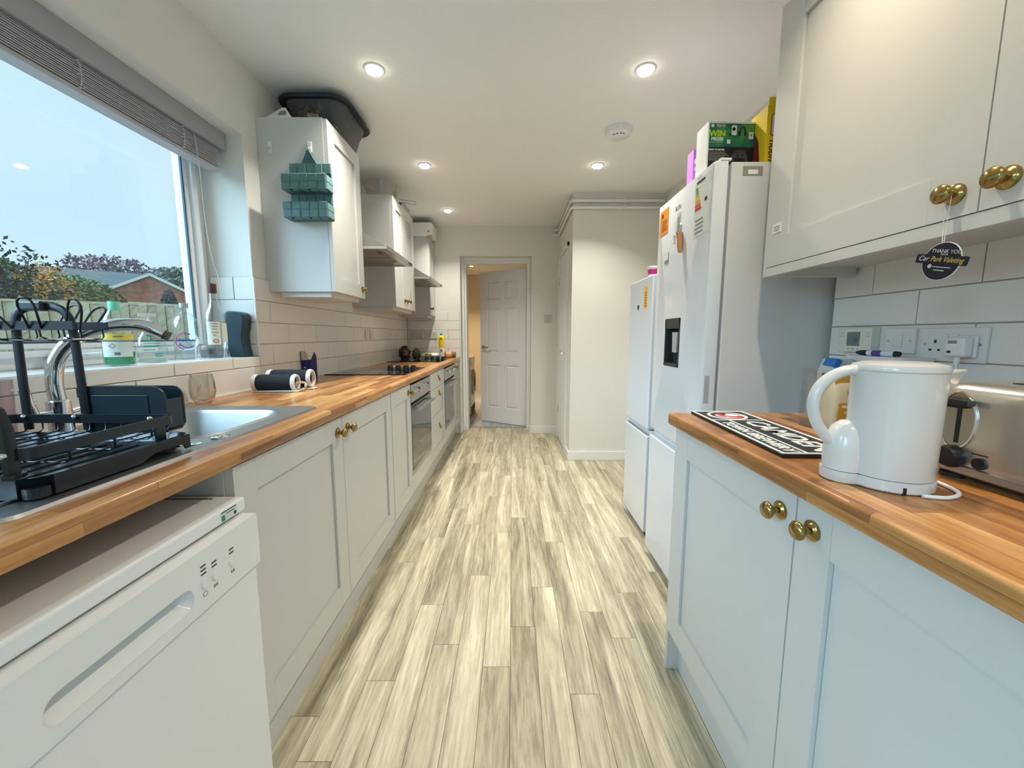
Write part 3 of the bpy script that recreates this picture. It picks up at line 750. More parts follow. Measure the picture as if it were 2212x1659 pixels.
# wall units ------------------------------------------------------------------
UF = -0.890
def wall_cab(name, y0, y1, doors, label, group='left wall cabinets'):
    c = thing(name, label, 'cabinet', (-1.06, (y0 + y1) / 2, 1.38), group=group)
    carcass(c, XL + 0.001, UF - 0.021, y0, y1, 1.38, 2.195)
    for a, b, kn in doors: shaker(c, UF, 1, a, b, 1.381, 2.190, kn, 0.075)
    MB().box(XL + 0.06, UF - 0.03, y0 + 0.02, y1 - 0.02, 1.355, 1.379).build('pelmet', CAB, c)
wall_cab('wall_cabinet', 2.020, 2.425, [(2.022, 2.423, (2.385, 1.430))], 'pale grey one-door wall cabinet with the teal basket on its side')
wall_cab('wall_cabinet', 3.055, 3.660, [(3.057, 3.356, (3.318, 1.445)), (3.359, 3.658, (3.397, 1.445))], 'pale grey two-door wall cabinet between the extractor hoods')
wall_cab('wall_cabinet', 4.315, 4.605, [(4.317, 4.603, (4.355, 1.450))], 'pale grey narrow wall cabinet in the far corner')

c = thing('wall_cabinet', 'pale grey double-door wall cabinet at the upper right', 'cabinet', (1.0, 0.77, 1.36))
carcass(c, XR - 0.001, 0.882, 0.160, 1.372, 1.386, 2.195)
shaker(c, 0.860, -1, 0.763, 1.371, 1.388, 2.190, (0.803, 1.432), 0.09, ks=1.05); shaker(c, 0.860, -1, 0.160, 0.760, 1.388, 2.190, (0.720, 1.432), 0.09, ks=1.05)
MB().box(0.861, XR - 0.001, 1.3725, 1.389, 1.358, 2.195).build('end_panel', CAB, c)
MB().box(0.861, 0.880, -0.44, 1.372, 1.358, 1.386).box(0.881, 1.150, 1.352, 1.3715, 1.358, 1.386).build('light_rail', CAB, c)
lb = MB().box(0.8588, 0.8594, 1.308, 1.352, 1.492, 1.522).build('sticker', M('paper_white', (0.82, 0.82, 0.80), 0.6), c, label='small white printed sticker')
for i in range(3): MB().box(0.8584, 0.8588, 1.318, 1.346, 1.499 + i * 0.006, 1.5005 + i * 0.006).build('print_line', BLACK, lb)
c = thing('wall_cabinet', 'pale grey wall cabinet continuing past the right edge of the view', 'cabinet', (1.0, -0.14, 1.38))
carcass(c, XR - 0.001, 0.882, -0.44, 0.158, 1.386, 2.195); shaker(c, 0.860, -1, -0.44, 0.157, 1.388, 2.190, (-0.40, 1.432), 0.09)

# extractor hoods
HOODM = M('hood_grey', (0.50, 0.50, 0.48), 0.35, 0.55)
def hood(y0, y1, label):
    t = thing('extractor_hood', label, 'extractor hood', (-1.0, (y0 + y1) / 2, 1.675), group='extractor hoods')
    MB().prism([(XL + 0.001, 1.690), (-0.765, 1.690), (-0.765, 1.698), (-0.80, 1.716), (XL + 0.001, 1.985)], y0, y1, 'xz').build('canopy', M('hood_top_shade', (0.24, 0.24, 0.225), 0.45, 0.3), t)  # canopy colour darkened to stand for the shade on its top
    MB().box(XL + 0.001, -0.752, y0, y0 + 0.02, 1.674, 1.6895).box(XL + 0.001, -0.752, y1 - 0.02, y1, 1.674, 1.6895).box(-0.80, -0.752, y0 + 0.02, y1 - 0.02, 1.674, 1.6895).box(-0.7645, -0.752, y0, y1, 1.690, 1.698).build('rim', HOODM, t, bev=0.001)
    for k in range(2):
        w = (y1 - y0 - 0.06) / 2
        f = MB().box(-1.15, -0.815, y0 + 0.025 + k * (w + 0.01), y0 + 0.025 + k * (w + 0.01) + w, 1.682, 1.6895).build('grease_filter', M('filter_steel', (0.36, 0.34, 0.29), 0.4, 0.7, bump=(300, 0.3)), t)
        MB().box(-0.85, -0.83, y0 + w / 2 + k * (w + 0.01), y0 + w / 2 + 0.04 + k * (w + 0.01), 1.679, 1.682).build('latch', BLACK, f)
    MB().box(-0.7518, -0.749, y1 - 0.12, y1 - 0.03, 1.678, 1.688).build('switch', BLACK, t)
hood(2.428, 3.052, 'grey metal extractor hood above the nearer hob')
hood(3.664, 4.311, 'grey metal extractor hood above the farther hob')

# ------------------------------------------------------------------ dishwasher
d = thing('dishwasher', 'white freestanding dishwasher under the worktop at lower left', 'dishwasher', (-0.9, 0.54, 0.0))
MB().box(-1.20, -0.635, 0.245, 0.835, 0.02, 0.770).build('body', APPL, d)
MB().box(-1.20, -0.600, 0.238, 0.846, 0.772, 0.803).build('top_panel', APPL, d, bev=0.006, seg=3)
MB().box(-1.19, -0.66, 0.826, 0.830, 0.8031, 0.8038).build('trim_strip', BLACK, d)
dd = MB().box(-0.634, -0.579, 0.240, 0.834, 0.115, 0.648).build('door', APPL, d, bev=0.004)
# control fascia with a scooped grip: ring + recessed dish
G0, G1, GZ0, GZ1 = 0.425, 0.655, 0.672, 0.716
fx = -0.572
outer = rrect(0.238, 0.838, 0.652, 0.768, 0.004, 5); inner = rrect(G0, G1, GZ0, GZ1, 0.021, 5)
mb = MB()
mb.loops([[(-0.634, y, z) for y, z in outer], [(fx, y, z) for y, z in outer], [(fx, y, z) for y, z in inner], [(fx - 0.002, y, z) for y, z in inner],
          [(fx - 0.030, y, z + 0.004) for y, z in rrect(G0 + 0.012, G1 - 0.012, GZ0 + 0.016, GZ1 - 0.002, 0.012, 5)]], cap0=True, cap1=True)
fa = mb.build('control_panel', APPL, d, smooth=30)
for i, (y, n) in enumerate(((0.680, 3), (0.706, 2), (0.752, 2))):
    MB().lathe([(0.0105, 0), (0.0105, 0.0012), (0.009, 0.0035), (0, 0.004)], (fx, y, 0.703), 18, 'x', sx=0.8).build('button', APPL, fa, smooth=45)
    for k in range(n): MB().box(fx, fx + 0.0008, y - 0.006, y + 0.006, 0.7215 + k * 0.0075, 0.7240 + k * 0.0075).build('indicator', BLACK, fa)
PRINTG = M('print_grey', (0.25, 0.25, 0.26), 0.6)
for y in (0.706, 0.752): MB().box(fx, fx + 0.0006, y - 0.005, y - 0.001, 0.680, 0.686).box(fx, fx + 0.0006, y + 0.001, y + 0.005, 0.680, 0.686).build('button_symbol', PRINTG, fa)
MB().tube([(fx + 0.0002, 0.680 + 0.005 * math.cos(a * PI / 6), 0.683 + 0.005 * math.sin(a * PI / 6)) for a in range(12)], 0.0006, 5, closed=True).build('power_symbol', PRINTG, fa)
lb = MB().box(-0.5999, -0.5990, 0.770, 0.815, 0.777, 0.798).build('rating_label', M('label_greenish', (0.62, 0.68, 0.64), 0.5), d)
MB().box(-0.5990, -0.5986, 0.771, 0.780, 0.778, 0.790).build('label_mark', M('label_green', (0.05, 0.22, 0.12), 0.6), lb)
MB().box(-0.5990, -0.5986, 0.771, 0.814, 0.7955, 0.7975).box(-0.5990, -0.5986, 0.784, 0.808, 0.790, 0.7915).box(-0.5990, -0.5986, 0.806, 0.813, 0.779, 0.786).build('label_print', BLACK, lb)
for x in (-1.15, -0.66):
    for y in (0.28, 0.80): MB().cyl((x, y, 0), (x, y, 0.02), 0.018, n=12).build('foot', BLACK, d)
MB().box(-0.66, -0.645, 0.246, 0.834, 0.02, 0.112).build('kick_plate', APPL, d)

# ------------------------------------------------------------------ fridge-freezers
FRZ = M('fridge_white', (0.70, 0.72, 0.75), 0.16, coat=0.3)
FRS = M('fridge_side', (0.66, 0.655, 0.65), 0.35)
f = thing('fridge_freezer', 'tall white fridge freezer with black water dispenser and stickers', 'fridge', (1.0, 1.735, 0))
fx = 0.712
Y0, Y1, T = 1.472, 2.000, 1.770
MB().box(0.775, XR2 - 0.01, Y0 + 0.002, Y1 - 0.002, 0.035, T).build('body', FRS, f, bev=0.004)
MB().box(0.762, 0.775, Y0 + 0.012, Y1 - 0.012, 0.04, T - 0.01).build('door_seal', M('seal_grey', (0.30, 0.30, 0.31), 0.6), f)
# upper door: four slabs round the dispenser opening
DY0, DY1, DZ0, DZ1 = 1.688, 1.852, 1.022, 1.236
mb = MB()
ring = lambda x, r, e: [(x, y, z) for y, z in rrect(Y0 + e, Y1 - e, 0.692 + e, T + 0.004 - e, r, 4)]
hole = lambda x, e: [(x, y, z) for y, z in rrect(DY0 + e, DY1 - e, DZ0 + e, DZ1 - e, 0.004, 4)]
mb.loops([ring(0.762, 0.008, 0), ring(fx + 0.008, 0.008, 0), ring(fx + 0.002, 0.008, 0.003), ring(fx, 0.008, 0.009), hole(fx, 0), hole(fx + 0.045, 0)])
ud = mb.build('upper_door', FRZ, f, smooth=40)
dsp = MB().box(fx - 0.001, fx + 0.044, DY0 + 0.001, DY0 + 0.010, DZ0 + 0.001, DZ1 - 0.001).box(fx - 0.001, fx + 0.044, DY1 - 0.010, DY1 - 0.001, DZ0 + 0.001, DZ1 - 0.001).box(fx - 0.001, fx + 0.044, DY0, DY1, DZ1 - 0.045, DZ1 - 0.001).box(fx - 0.001, fx + 0.044, DY0, DY1, DZ0 + 0.001, DZ0 + 0.014).box(fx + 0.040, fx + 0.0445, DY0, DY1, DZ0, DZ1).build('water_dispenser', M('dispenser_dark', (0.035, 0.036, 0.038), 0.4), ud, label='dark recessed water dispenser')
MB().prism([(1.742, 1.175), (1.798, 1.175), (1.792, 1.085), (1.748, 1.085)], fx + 0.012, fx + 0.018, 'yz').build('dispenser_lever', M('clear_lever', (0.5, 0.5, 0.5), 0.15), ud)
mb = MB()
mb.box(fx, 0.762, Y0, Y1, 0.045, 0.655).box(fx + 0.022, 0.762, Y0, Y1, 0.655, 0.688)
mb.build('lower_door', FRZ, f, bev=0.006, seg=3)
MB().box(0.722, 0.740, Y0 - 0.001, Y0 + 0.003, 0.905, 1.01).build('grip_recess', M('grip_grey', (0.42, 0.42, 0.42), 0.6), ud)
for x in (0.80, 1.25):
    for y in (Y0 + 0.05, Y1 - 0.05): MB().cyl((x, y, 0), (x, y, 0.035), 0.02, n=10).build('foot', BLACK, f)
MB().box(0.79, 0.80, Y0 + 0.01, Y1 - 0.01, 0.012, 0.045).build('kick_plate', DARK, f)
MB().box(0.735, 0.775, Y0 + 0.002, Y0 + 0.05, T + 0.0045, T + 0.014).build('hinge_cover', WHITE_PL, f, bev=0.003)
ORANGE = M('sticker_orange', (0.85, 0.30, 0.02), 0.5); PAPER = MATS['paper_white']
def sticker(parent, x, y0, y1, z0, z1, mat, name, label=None):
    return MB().box(x - 0.0008, x, y0, y1, z0, z1).build(name, mat, parent, label=label)
def lines(parent, x, y0, y1, z0, z1, n, mat=None, h=0.35):
    dz = (z1 - z0) / n
    mb = MB()
    for i in range(n): mb.box(x - 0.0005, x, y0 + random.uniform(0, 0.2) * (y1 - y0), y1 - random.uniform(0, 0.1) * (y1 - y0), z0 + i * dz, z0 + i * dz + dz * h)
    mb.build('print', mat or PRINTG, parent)
s = sticker(ud, fx, 1.872, 1.972, 1.630, 1.742, ORANGE, 'orange_sticker', 'orange notice sticker'); lines(s, fx - 0.0008, 1.885, 1.955, 1.648, 1.70, 5, M('print_dark_orange', (0.35, 0.10, 0.01), 0.6)); lines(s, fx - 0.0008, 1.93, 1.955, 1.71, 1.728, 1, BLACK, 0.9)
s = sticker(ud, fx, 1.497, 1.612, 1.540, 1.750, M('label_pale', (0.74, 0.76, 0.73), 0.45), 'energy_label', 'energy rating label with coloured bars')
for i, col in enumerate(((0.02, 0.28, 0.10), (0.12, 0.38, 0.06), (0.42, 0.50, 0.05), (0.75, 0.60, 0.02), (0.75, 0.33, 0.03), (0.70, 0.12, 0.03), (0.60, 0.03, 0.03))):
    MB().box(fx - 0.0013, fx - 0.0008, 1.604 - 0.018 - i * 0.005, 1.604, 1.712 - i * 0.0125, 1.722 - i * 0.0125).build('energy_bar', M('energy_%d' % i, col, 0.5), s)
lines(s, fx - 0.0008, 1.53, 1.60, 1.735, 1.745, 1, BLACK, 0.8); lines(s, fx - 0.0008, 1.53, 1.60, 1.552, 1.612, 4); MB().box(fx - 0.0013, fx - 0.0008, 1.510, 1.528, 1.655, 1.668).build('grade_mark', BLACK, s)
s = sticker(ud, fx, 1.845, 1.905, 1.485, 1.545, PAPER, 'sticker', 'small white sticker with a barcode'); lines(s, fx - 0.0008, 1.85, 1.90, 1.49, 1.51, 3, BLACK); lines(s, fx - 0.0008, 1.848, 1.853, 1.49, 1.54, 1, BLACK, 0.9)
s = sticker(ud, fx, 1.735, 1.775, 1.585, 1.680, M('label_clear', (0.66, 0.68, 0.68), 0.3), 'care_label'); lines(s, fx - 0.0008, 1.740, 1.770, 1.595, 1.67, 8)
s = sticker(ud, fx, 1.778, 1.806, 1.565, 1.655, PAPER, 'care_label'); MB().prism([(1.780, 1.590), (1.804, 1.602), (1.804, 1.590), (1.796, 1.572), (1.786, 1.570)], fx - 0.0013, fx - 0.0008, 'yz').build('print', M('label_grey', (0.38, 0.41, 0.42), 0.5), s)  # flat mid-grey shape on the white label
lettering('BUSH', 0.026, PRINTG, ud, (fx - 0.0002, 1.77, 1.705), (0, -1, 0), (0, 0, 1), sx=0.9)
s = MB().box(0.815, 0.885, Y0 + 0.0002, Y0 + 0.002, 1.724, 1.754).build('rating_label', M('label_olive', (0.30, 0.29, 0.24), 0.5), f); MB().box(0.833, 0.868, Y0 - 0.0006, Y0 + 0.0002, 1.727, 1.742).build('label_print', PAPER, s)
lines(f, fx - 0.0005, 1.56, 1.60, 1.758, 1.762, 1, PRINTG)

op = thing('bottle_opener', 'wooden-handled bottle opener stuck on the fridge door', 'bottle opener', (fx - 0.012, 1.712, 1.49))
MB().tube([(fx - 0.012, 1.700, 1.506), (fx - 0.012, 1.704, 1.53), (fx - 0.012, 1.710, 1.56), (fx - 0.012, 1.713, 1.577), (fx - 0.012, 1.715, 1.588)], [0.008, 0.012, 0.0105, 0.012, 0.015], 12, flat=(0.75, 1.0)).build('handle', M('opener_wood', lin(196, 140, 92), 0.5, var=(40, 0.2)), op, smooth=45)
MB().tube([(fx - 0.010, 1.7155 + 0.012 * math.cos(a * PI / 8), 1.606 + 0.018 * math.sin(a * PI / 8)) for a in range(16)], 0.0035, 6, closed=True).build('opener_ring', STEEL, op, smooth=40)

g = thing('fridge_freezer', 'shorter slim white fridge freezer behind the tall one', 'fridge', (1.0, 2.34, 0))
fx2, Y0, Y1, T = 0.745, 2.135, 2.540, 1.480
MB().box(0.80, 1.30, Y0 + 0.002, Y1 - 0.002, 0.03, T).build('body', FRS, g, bev=0.004)
MB().box(fx2, 0.795, Y0, Y1, 0.640, T + 0.004).build('upper_door', FRZ, g, bev=0.008, seg=3)
MB().box(fx2, 0.795, Y0, Y1, 0.040, 0.606).box(fx2 + 0.02, 0.795, Y0, Y1, 0.606, 0.634).build('lower_door', FRZ, g, bev=0.006)
MB().box(fx2 + 0.004, fx2 + 0.02, Y0 + 0.01, Y1 - 0.01, 0.6065, 0.6085).build('door_grip', STEEL, g)
MB().box(fx2 + 0.03, 0.80, Y0 + 0.01, Y1 - 0.01, 0.008, 0.04).build('kick_plate', DARK, g)
for x in (0.86, 1.25):
    for y in (Y0 + 0.05, Y1 - 0.05): MB().cyl((x, y, 0), (x, y, 0.03), 0.018, n=10).build('foot', BLACK, g)
s = sticker(g, fx2, 2.215, 2.268, 1.315, 1.432, M('sticker_yellow', (0.80, 0.45, 0.02), 0.5), 'yellow_sticker', 'yellow notice sticker'); lines(s, fx2 - 0.0008, 2.222, 2.26, 1.325, 1.41, 6, M('print_dark_orange'))
MB().box(fx2 - 0.0008, fx2, 2.352, 2.385, 1.318, 1.338).box(fx2 - 0.0008, fx2, 2.360, 2.372, 1.308, 1.318).build('badge', BLACK, g)
# ------------------------------------------------------------------ sink and tap
sk = thing('sink', 'stainless steel inset sink with bowl and drainer', 'sink', (-0.93, 0.93, 0.908))
SX0, SX1, SY0, SY1 = -1.172, -0.683, 0.495, 1.372
def R3(x0, x1, y0, y1, r, z): return [(x, y, z) for x, y in rrect(x0, x1, y0, y1, r, 6)]
mb = MB()
mb.loops([R3(SX0, SX1, SY0, SY1, 0.03, 0.9082), R3(SX0 + 0.003, SX1 - 0.003, SY0 + 0.003, SY1 - 0.003, 0.03, 0.9135), R3(SX0 + 0.010, SX1 - 0.010, SY0 + 0.010, SY1 - 0.010, 0.028, 0.9135),
          R3(SX0 + 0.018, SX1 - 0.018, SY0 + 0.018, SY1 - 0.018, 0.025, 0.9105), R3(-1.108, -0.747, 0.922, 1.308, 0.085, 0.9105), R3(-1.105, -0.750, 0.925, 1.305, 0.082, 0.9135), R3(-1.098, -0.757, 0.932, 1.298, 0.078, 0.9125),
          R3(-1.092, -0.763, 0.938, 1.292, 0.075, 0.902), R3(-1.080, -0.775, 0.950, 1.280, 0.07, 0.785), R3(-1.062, -0.793, 0.968, 1.262, 0.06, 0.764), R3(-0.97, -0.89, 1.075, 1.155, 0.035, 0.758)], cap0=False)
mb.build('basin', M('sink_steel', (0.40, 0.41, 0.41), 0.40, 1.0), sk, smooth=40)
for i in range(9): MB().tube([(-1.10 + i * 0.043, 0.545, 0.9105), (-1.10 + i * 0.043, 0.56, 0.9125), (-1.10 + i * 0.043, 0.86, 0.9125), (-1.10 + i * 0.043, 0.885, 0.9105)], 0.004, 6, flat=(1, 0.6)).build('drainer_rib', STEEL, sk, smooth=50)
MB().lathe([(0.040, 0.7585), (0.040, 0.761), (0.03, 0.760), (0, 0.757)], (-0.93, 1.115, 0), 20).build('waste', CHROME, sk, smooth=40)
MB().lathe([(0.021, 0.9105), (0.021, 0.9135), (0.018, 0.9145), (0, 0.9145)], (-0.722, 0.95, 0), 24).build('waste_control', CHROME, sk, smooth=40)
MB().lathe([(0.012, 0.9105), (0.012, 0.9125), (0, 0.913)], (-0.735, 0.888, 0), 20).build('hole_cover', CHROME, sk, smooth=40)

tp = thing('kitchen_tap', 'chrome swan-neck mixer tap behind the dish rack', 'tap', (-1.14, 0.975, 0.911))
MB().lathe([(0.027, 0.911), (0.027, 0.917), (0.0235, 0.920), (0.0225, 0.99), (0.0225, 0.997), (0.017, 1.000)], (-1.14, 0.975, 0), 24).build('tap_body', CHROME, tp, smooth=40)
sp = curve_pts([(-1.14, 0.975, 0.99), (-1.142, 0.974, 1.05), (-1.130, 0.979, 1.105), (-1.092, 0.993, 1.155), (-1.035, 1.018, 1.184), (-0.972, 1.043, 1.186), (-0.930, 1.060, 1.163)], 7)
MB().tube(sp, [0.0165] * (len(sp) - 4) + [0.016, 0.015, 0.0145, 0.0145], 16).build('spout', CHROME, tp, smooth=60)
MB().cyl(sp[-1], sp[-1] + (sp[-1] - sp[-2]).normalized() * 0.010, 0.0125, n=16).build('nozzle', M('nozzle_dark', (0.10, 0.09, 0.08), 0.4, 0.5), tp, smooth=40)
MB().cyl((-1.14, 0.953, 0.965), (-1.14, 0.925, 0.968), 0.010, n=12).tube([(-1.14, 0.925, 0.962), (-1.139, 0.914, 1.0), (-1.139, 0.908, 1.035)], 0.0095, 10).build('lever', CHROME, tp, smooth=50)
MB().cyl((-1.14, 0.997, 0.965), (-1.14, 1.02, 0.968), 0.010, n=12).tube([(-1.14, 1.02, 0.963), (-1.135, 1.05, 0.968), (-1.13, 1.09, 0.972)], 0.0085, 10).build('lever', CHROME, tp, smooth=50)

kn_ = thing('table_knife', 'small silver and white knife lying at the back of the sink', 'knife', (-1.178, 1.36, 0.914))
MB().tube([(-1.186, 1.38, 0.920), (-1.178, 1.33, 0.920), (-1.170, 1.28, 0.920)], [0.006, 0.008, 0.007], 8).build('handle', WHITE_PL, kn_, smooth=50)
MB().prism([(-1.172, 1.28), (-1.166, 1.28), (-1.150, 1.175), (-1.158, 1.175)], 0.918, 0.9205).build('blade', STEEL, kn_)

# ------------------------------------------------------------------ dish rack
dr = thing('dish_rack', 'black metal dish drying rack with upper cup shelf on the drainer', 'dish rack', (-0.93, 0.71, 0.9135))
TX0, TX1, TY0, TY1 = -1.150, -0.714, 0.563, 0.860
mb = MB()
r0 = lambda e, z, r: [(x, y, z) for x, y in rrect(TX0 + e, TX1 - e, TY0 + e, TY1 - e, r, 5)]
mb.loops([r0(0.012, 0.926, 0.022), r0(0.002, 0.945, 0.03), r0(0.0, 0.9465, 0.03), r0(0.005, 0.9465, 0.027), r0(0.016, 0.9295, 0.02)], cap0=False, cap1=True)
mb.build('drip_tray', M('tray_dark', (0.012, 0.020, 0.026), 0.16), dr, smooth=35)
def skirt(a0, a1, plane, c0, c1):
    ar = [(a1 - 0.012, 0.9138), (a1 - 0.016, 0.922), (a1 - 0.028, 0.926), (a1 - 0.085, 0.926), (a1 - 0.105, 0.920), (a1 - 0.115, 0.9138)]
    MB().prism([(a0, 0.9138), (a0, 0.944), (a1, 0.944), (a1, 0.9138)] + ar, c0, c1, plane).build('tray_skirt', RACKB, dr)
skirt(TY0 + 0.03, TY1 - 0.006, 'yz', TX1 - 0.007, TX1 - 0.003)
skirt(TX1 - 0.03, TX0 + 0.03, 'xz', TY0 + 0.003, TY0 + 0.007)
MB().box(TX0 + 0.003, TX0 + 0.007, TY0 + 0.03, TY1 - 0.03, 0.9138, 0.944).box(TX0 + 0.03, TX1 - 0.03, TY1 - 0.007, TY1 - 0.003, 0.9138, 0.944).build('tray_skirt', RACKB, dr)
cr = [(x, y) for x, y in rrect(TX0, TX1, TY0, TY1, 0.03, 5)]
MB().prism(rrect(TX1 - 0.033, TX1 - 0.004, TY0 + 0.004, TY0 + 0.033, 0.012, 4), 0.9138, 0.93).build('tray_foot', RACKB, dr)
mb = MB()
for i in range(11): mb.box(TX0 + 0.05 + i * 0.034, TX0 + 0.054 + i * 0.034, TY0 + 0.05, TY1 - 0.05, 0.9295, 0.9315)
mb.build('tray_ribs', MATS['tray_dark'], dr)
# rim band
RX0, RX1, RY0, RY1 = -1.095, -0.736, 0.578, 0.845
rim = lambda e, z: [(x, y, z) for x, y in rrect(RX0 + e, RX1 - e, RY0 + e, RY1 - e, 0.016, 6)]
MB().loops([rim(0, 0.971), rim(0, 0.990), rim(0.005, 0.990), rim(0.005, 0.971)], closed=True).build('rack_rim', RACKB, dr, smooth=35)
mb = MB()
def wire(p, r=0.0016): mb.tube(p, r, 5)
for i in range(9):
    x = RX0 + 0.035 + i * 0.0345
    wire([(x, RY0 + 0.003, 0.972), (x, RY0 + 0.004, 0.958), (x, RY0 + 0.010, 0.953), (x, RY1 - 0.010, 0.953), (x, RY1 - 0.004, 0.958), (x, RY1 - 0.003, 0.972)])
for i in range(3):
    y = RY0 + 0.06 + i * 0.075
    wire([(RX0 + 0.003, y, 0.972), (RX0 + 0.004, y, 0.955), (RX0 + 0.012, y, 0.950), (RX1 - 0.012, y, 0.950), (RX1 - 0.004, y, 0.955), (RX1 - 0.003, y, 0.972)], 0.002)
wire([(RX1 - 0.012, RY0 + 0.02, 0.954), (RX1 - 0.012, RY1 - 0.02, 0.954)]); wire([(RX0 + 0.012, RY0 + 0.02, 0.954), (RX0 + 0.012, RY1 - 0.02, 0.954)])
mb.build('wire_basket', RACKB, dr, smooth=50)
for x, y in ((RX1 - 0.006, RY1 - 0.035), (RX0 + 0.006, RY1 - 0.035)): MB().cbox((x, y, 0.951), (0.006, 0.022, 0.044)).build('leg', RACKB, dr, bev=0.001)
MB().tube([(-0.756, 0.574, 0.9466), (-0.757, 0.574, 1.02), (-0.766, 0.574, 1.048), (-0.80, 0.574, 1.066), (-1.05, 0.574, 1.066), (-1.08, 0.574, 1.04), (-1.087, 0.574, 0.9466)], 0.0105, 8, flat=(1.0, 0.6)).build('side_hoop', RACKB, dr, smooth=40)
MB().lathe([(0.014, 0), (0.014, 0.006), (0, 0.006)], (-0.756, 0.574, 0.9466), 12).build('rubber_foot', BLACK, dr)
for p in ((-0.756, 0.566, 0.982), (-0.95, 0.838, 0.985), (-1.06, 0.838, 0.985), (-0.756, 0.805, 0.988)): MB().ball(p, 0.0055, 10, 6).build('screw', CHROME, dr, smooth=60)
MB().tube(curve_pts([(-1.066, 0.850, 0.955), (-1.065, 0.850, 1.05), (-1.062, 0.850, 1.17), (-1.055, 0.850, 1.205), (-1.03, 0.850, 1.220), (-0.975, 0.850, 1.220), (-0.95, 0.850, 1.205), (-0.941, 0.850, 1.17), (-0.938, 0.850, 1.05), (-0.936, 0.850, 0.955)], 4), 0.0088, 8, flat=(0.7, 1.0)).build('upper_frame', RACKB, dr, smooth=40)
mb = MB().box(-1.20, -0.905, 0.818, 0.823, 1.172, 1.190).box(-1.20, -0.915, 0.895, 0.900, 1.172, 1.190)
mb.build('shelf_rail', RACKB, dr)
mb = MB()
for i in range(6):
    x = -1.18 + i * 0.05
    wire([(x, 0.820, 1.19), (x + 0.004, 0.820, 1.158), (x + 0.008, 0.830, 1.152), (x + 0.008, 0.890, 1.152), (x + 0.004, 0.898, 1.158), (x, 0.898, 1.19)], 0.0018)
wire([(-1.2, 0.84, 1.150), (-0.925, 0.84, 1.150)], 0.0018); wire([(-1.2, 0.88, 1.150), (-0.925, 0.88, 1.150)], 0.0018)
mb.build('shelf_wires', RACKB, dr, smooth=50)
def loop(b0, b1, tip, w):
    b0, b1, tip = Vector(b0), Vector(b1), Vector(tip); side = (b1 - b0).normalized() * w / 2; mid = (b0 + b1) / 2; up = (tip - mid)
    pts = [b0] + [mid + up * 0.72 - side] + [mid + up * (0.72 + 0.28 * math.sin(a)) - side * math.cos(a) for a in (PI * .2, PI * .4, PI * .6, PI * .8)] + [mid + up * 0.72 + side, b1]
    MB().tube(pts, 0.0021, 6).build('cup_hook', RACKB, dr, smooth=50)
loop((-0.922, 0.822, 1.185), (-0.895, 0.822, 1.168), (-0.872, 0.80, 1.232), 0.030)
loop((-0.995, 0.818, 1.175), (-0.970, 0.818, 1.175), (-0.968, 0.792, 1.236), 0.034)
loop((-1.055, 0.818, 1.175), (-1.03, 0.818, 1.175), (-1.06, 0.790, 1.225), 0.032)
loop((-1.03, 0.90, 1.18), (-1.0, 0.90, 1.18), (-1.01, 0.925, 1.230), 0.032)
loop((-0.975, 0.90, 1.18), (-0.945, 0.90, 1.18), (-0.95, 0.925, 1.225), 0.032)
MB().cbox((-1.01, 0.85, 1.222), (0.05, 0.03, 0.02)).build('shelf_clamp', RACKB, dr, bev=0.004)

ch = thing('cutlery_holder', 'dark teal plastic cutlery box hung on the end of the rack', 'cutlery holder', (-0.855, 0.878, 0.945))
mb = MB()
o_ = [(-0.945, 0.947), (-0.772, 0.947), (-0.762, 0.96), (-0.762, 1.02)] + [(-0.792 + 0.03 * math.cos(a * PI / 10), 1.020 + 0.030 * math.sin(a * PI / 10)) for a in range(1, 6)] + [(-0.945, 1.050)]
mb.prism(o_, 0.8535, 0.858, 'xz').prism([(x, min(z, 1.046)) for x, z in o_], 0.898, 0.902, 'xz').box(-0.945, -0.941, 0.858, 0.898, 0.947, 1.046).box(-0.768, -0.763, 0.858, 0.898, 0.955, 1.02).box(-0.941, -0.768, 0.858, 0.898, 0.947, 0.951)
HOLD = M('holder_teal', (0.010, 0.026, 0.036), 0.28)
mb.build('box', HOLD, ch)
MB().box(-0.925, -0.80, 0.8520, 0.8534, 0.960, 1.030).build('raised_panel', HOLD, ch, bev=0.002)
MB().box(-0.955, -0.946, 0.853, 0.86, 1.025, 1.045).build('hook', HOLD, ch)

PINK = clear_pane('pink_glass', (0.92, 0.85, 0.88))
w = thing('tumbler', 'pinkish clear tumbler at the left edge by the tap', 'glass', (-1.163, 0.872, 0.9135))
MB().lathe([(0.0, 0.914), (0.024, 0.9142), (0.027, 0.93), (0.031, 1.06), (0.0295, 1.06), (0.025, 0.935), (0.0, 0.920)], (-1.163, 0.872, 0), 24).build('bowl', PINK, w, smooth=50)

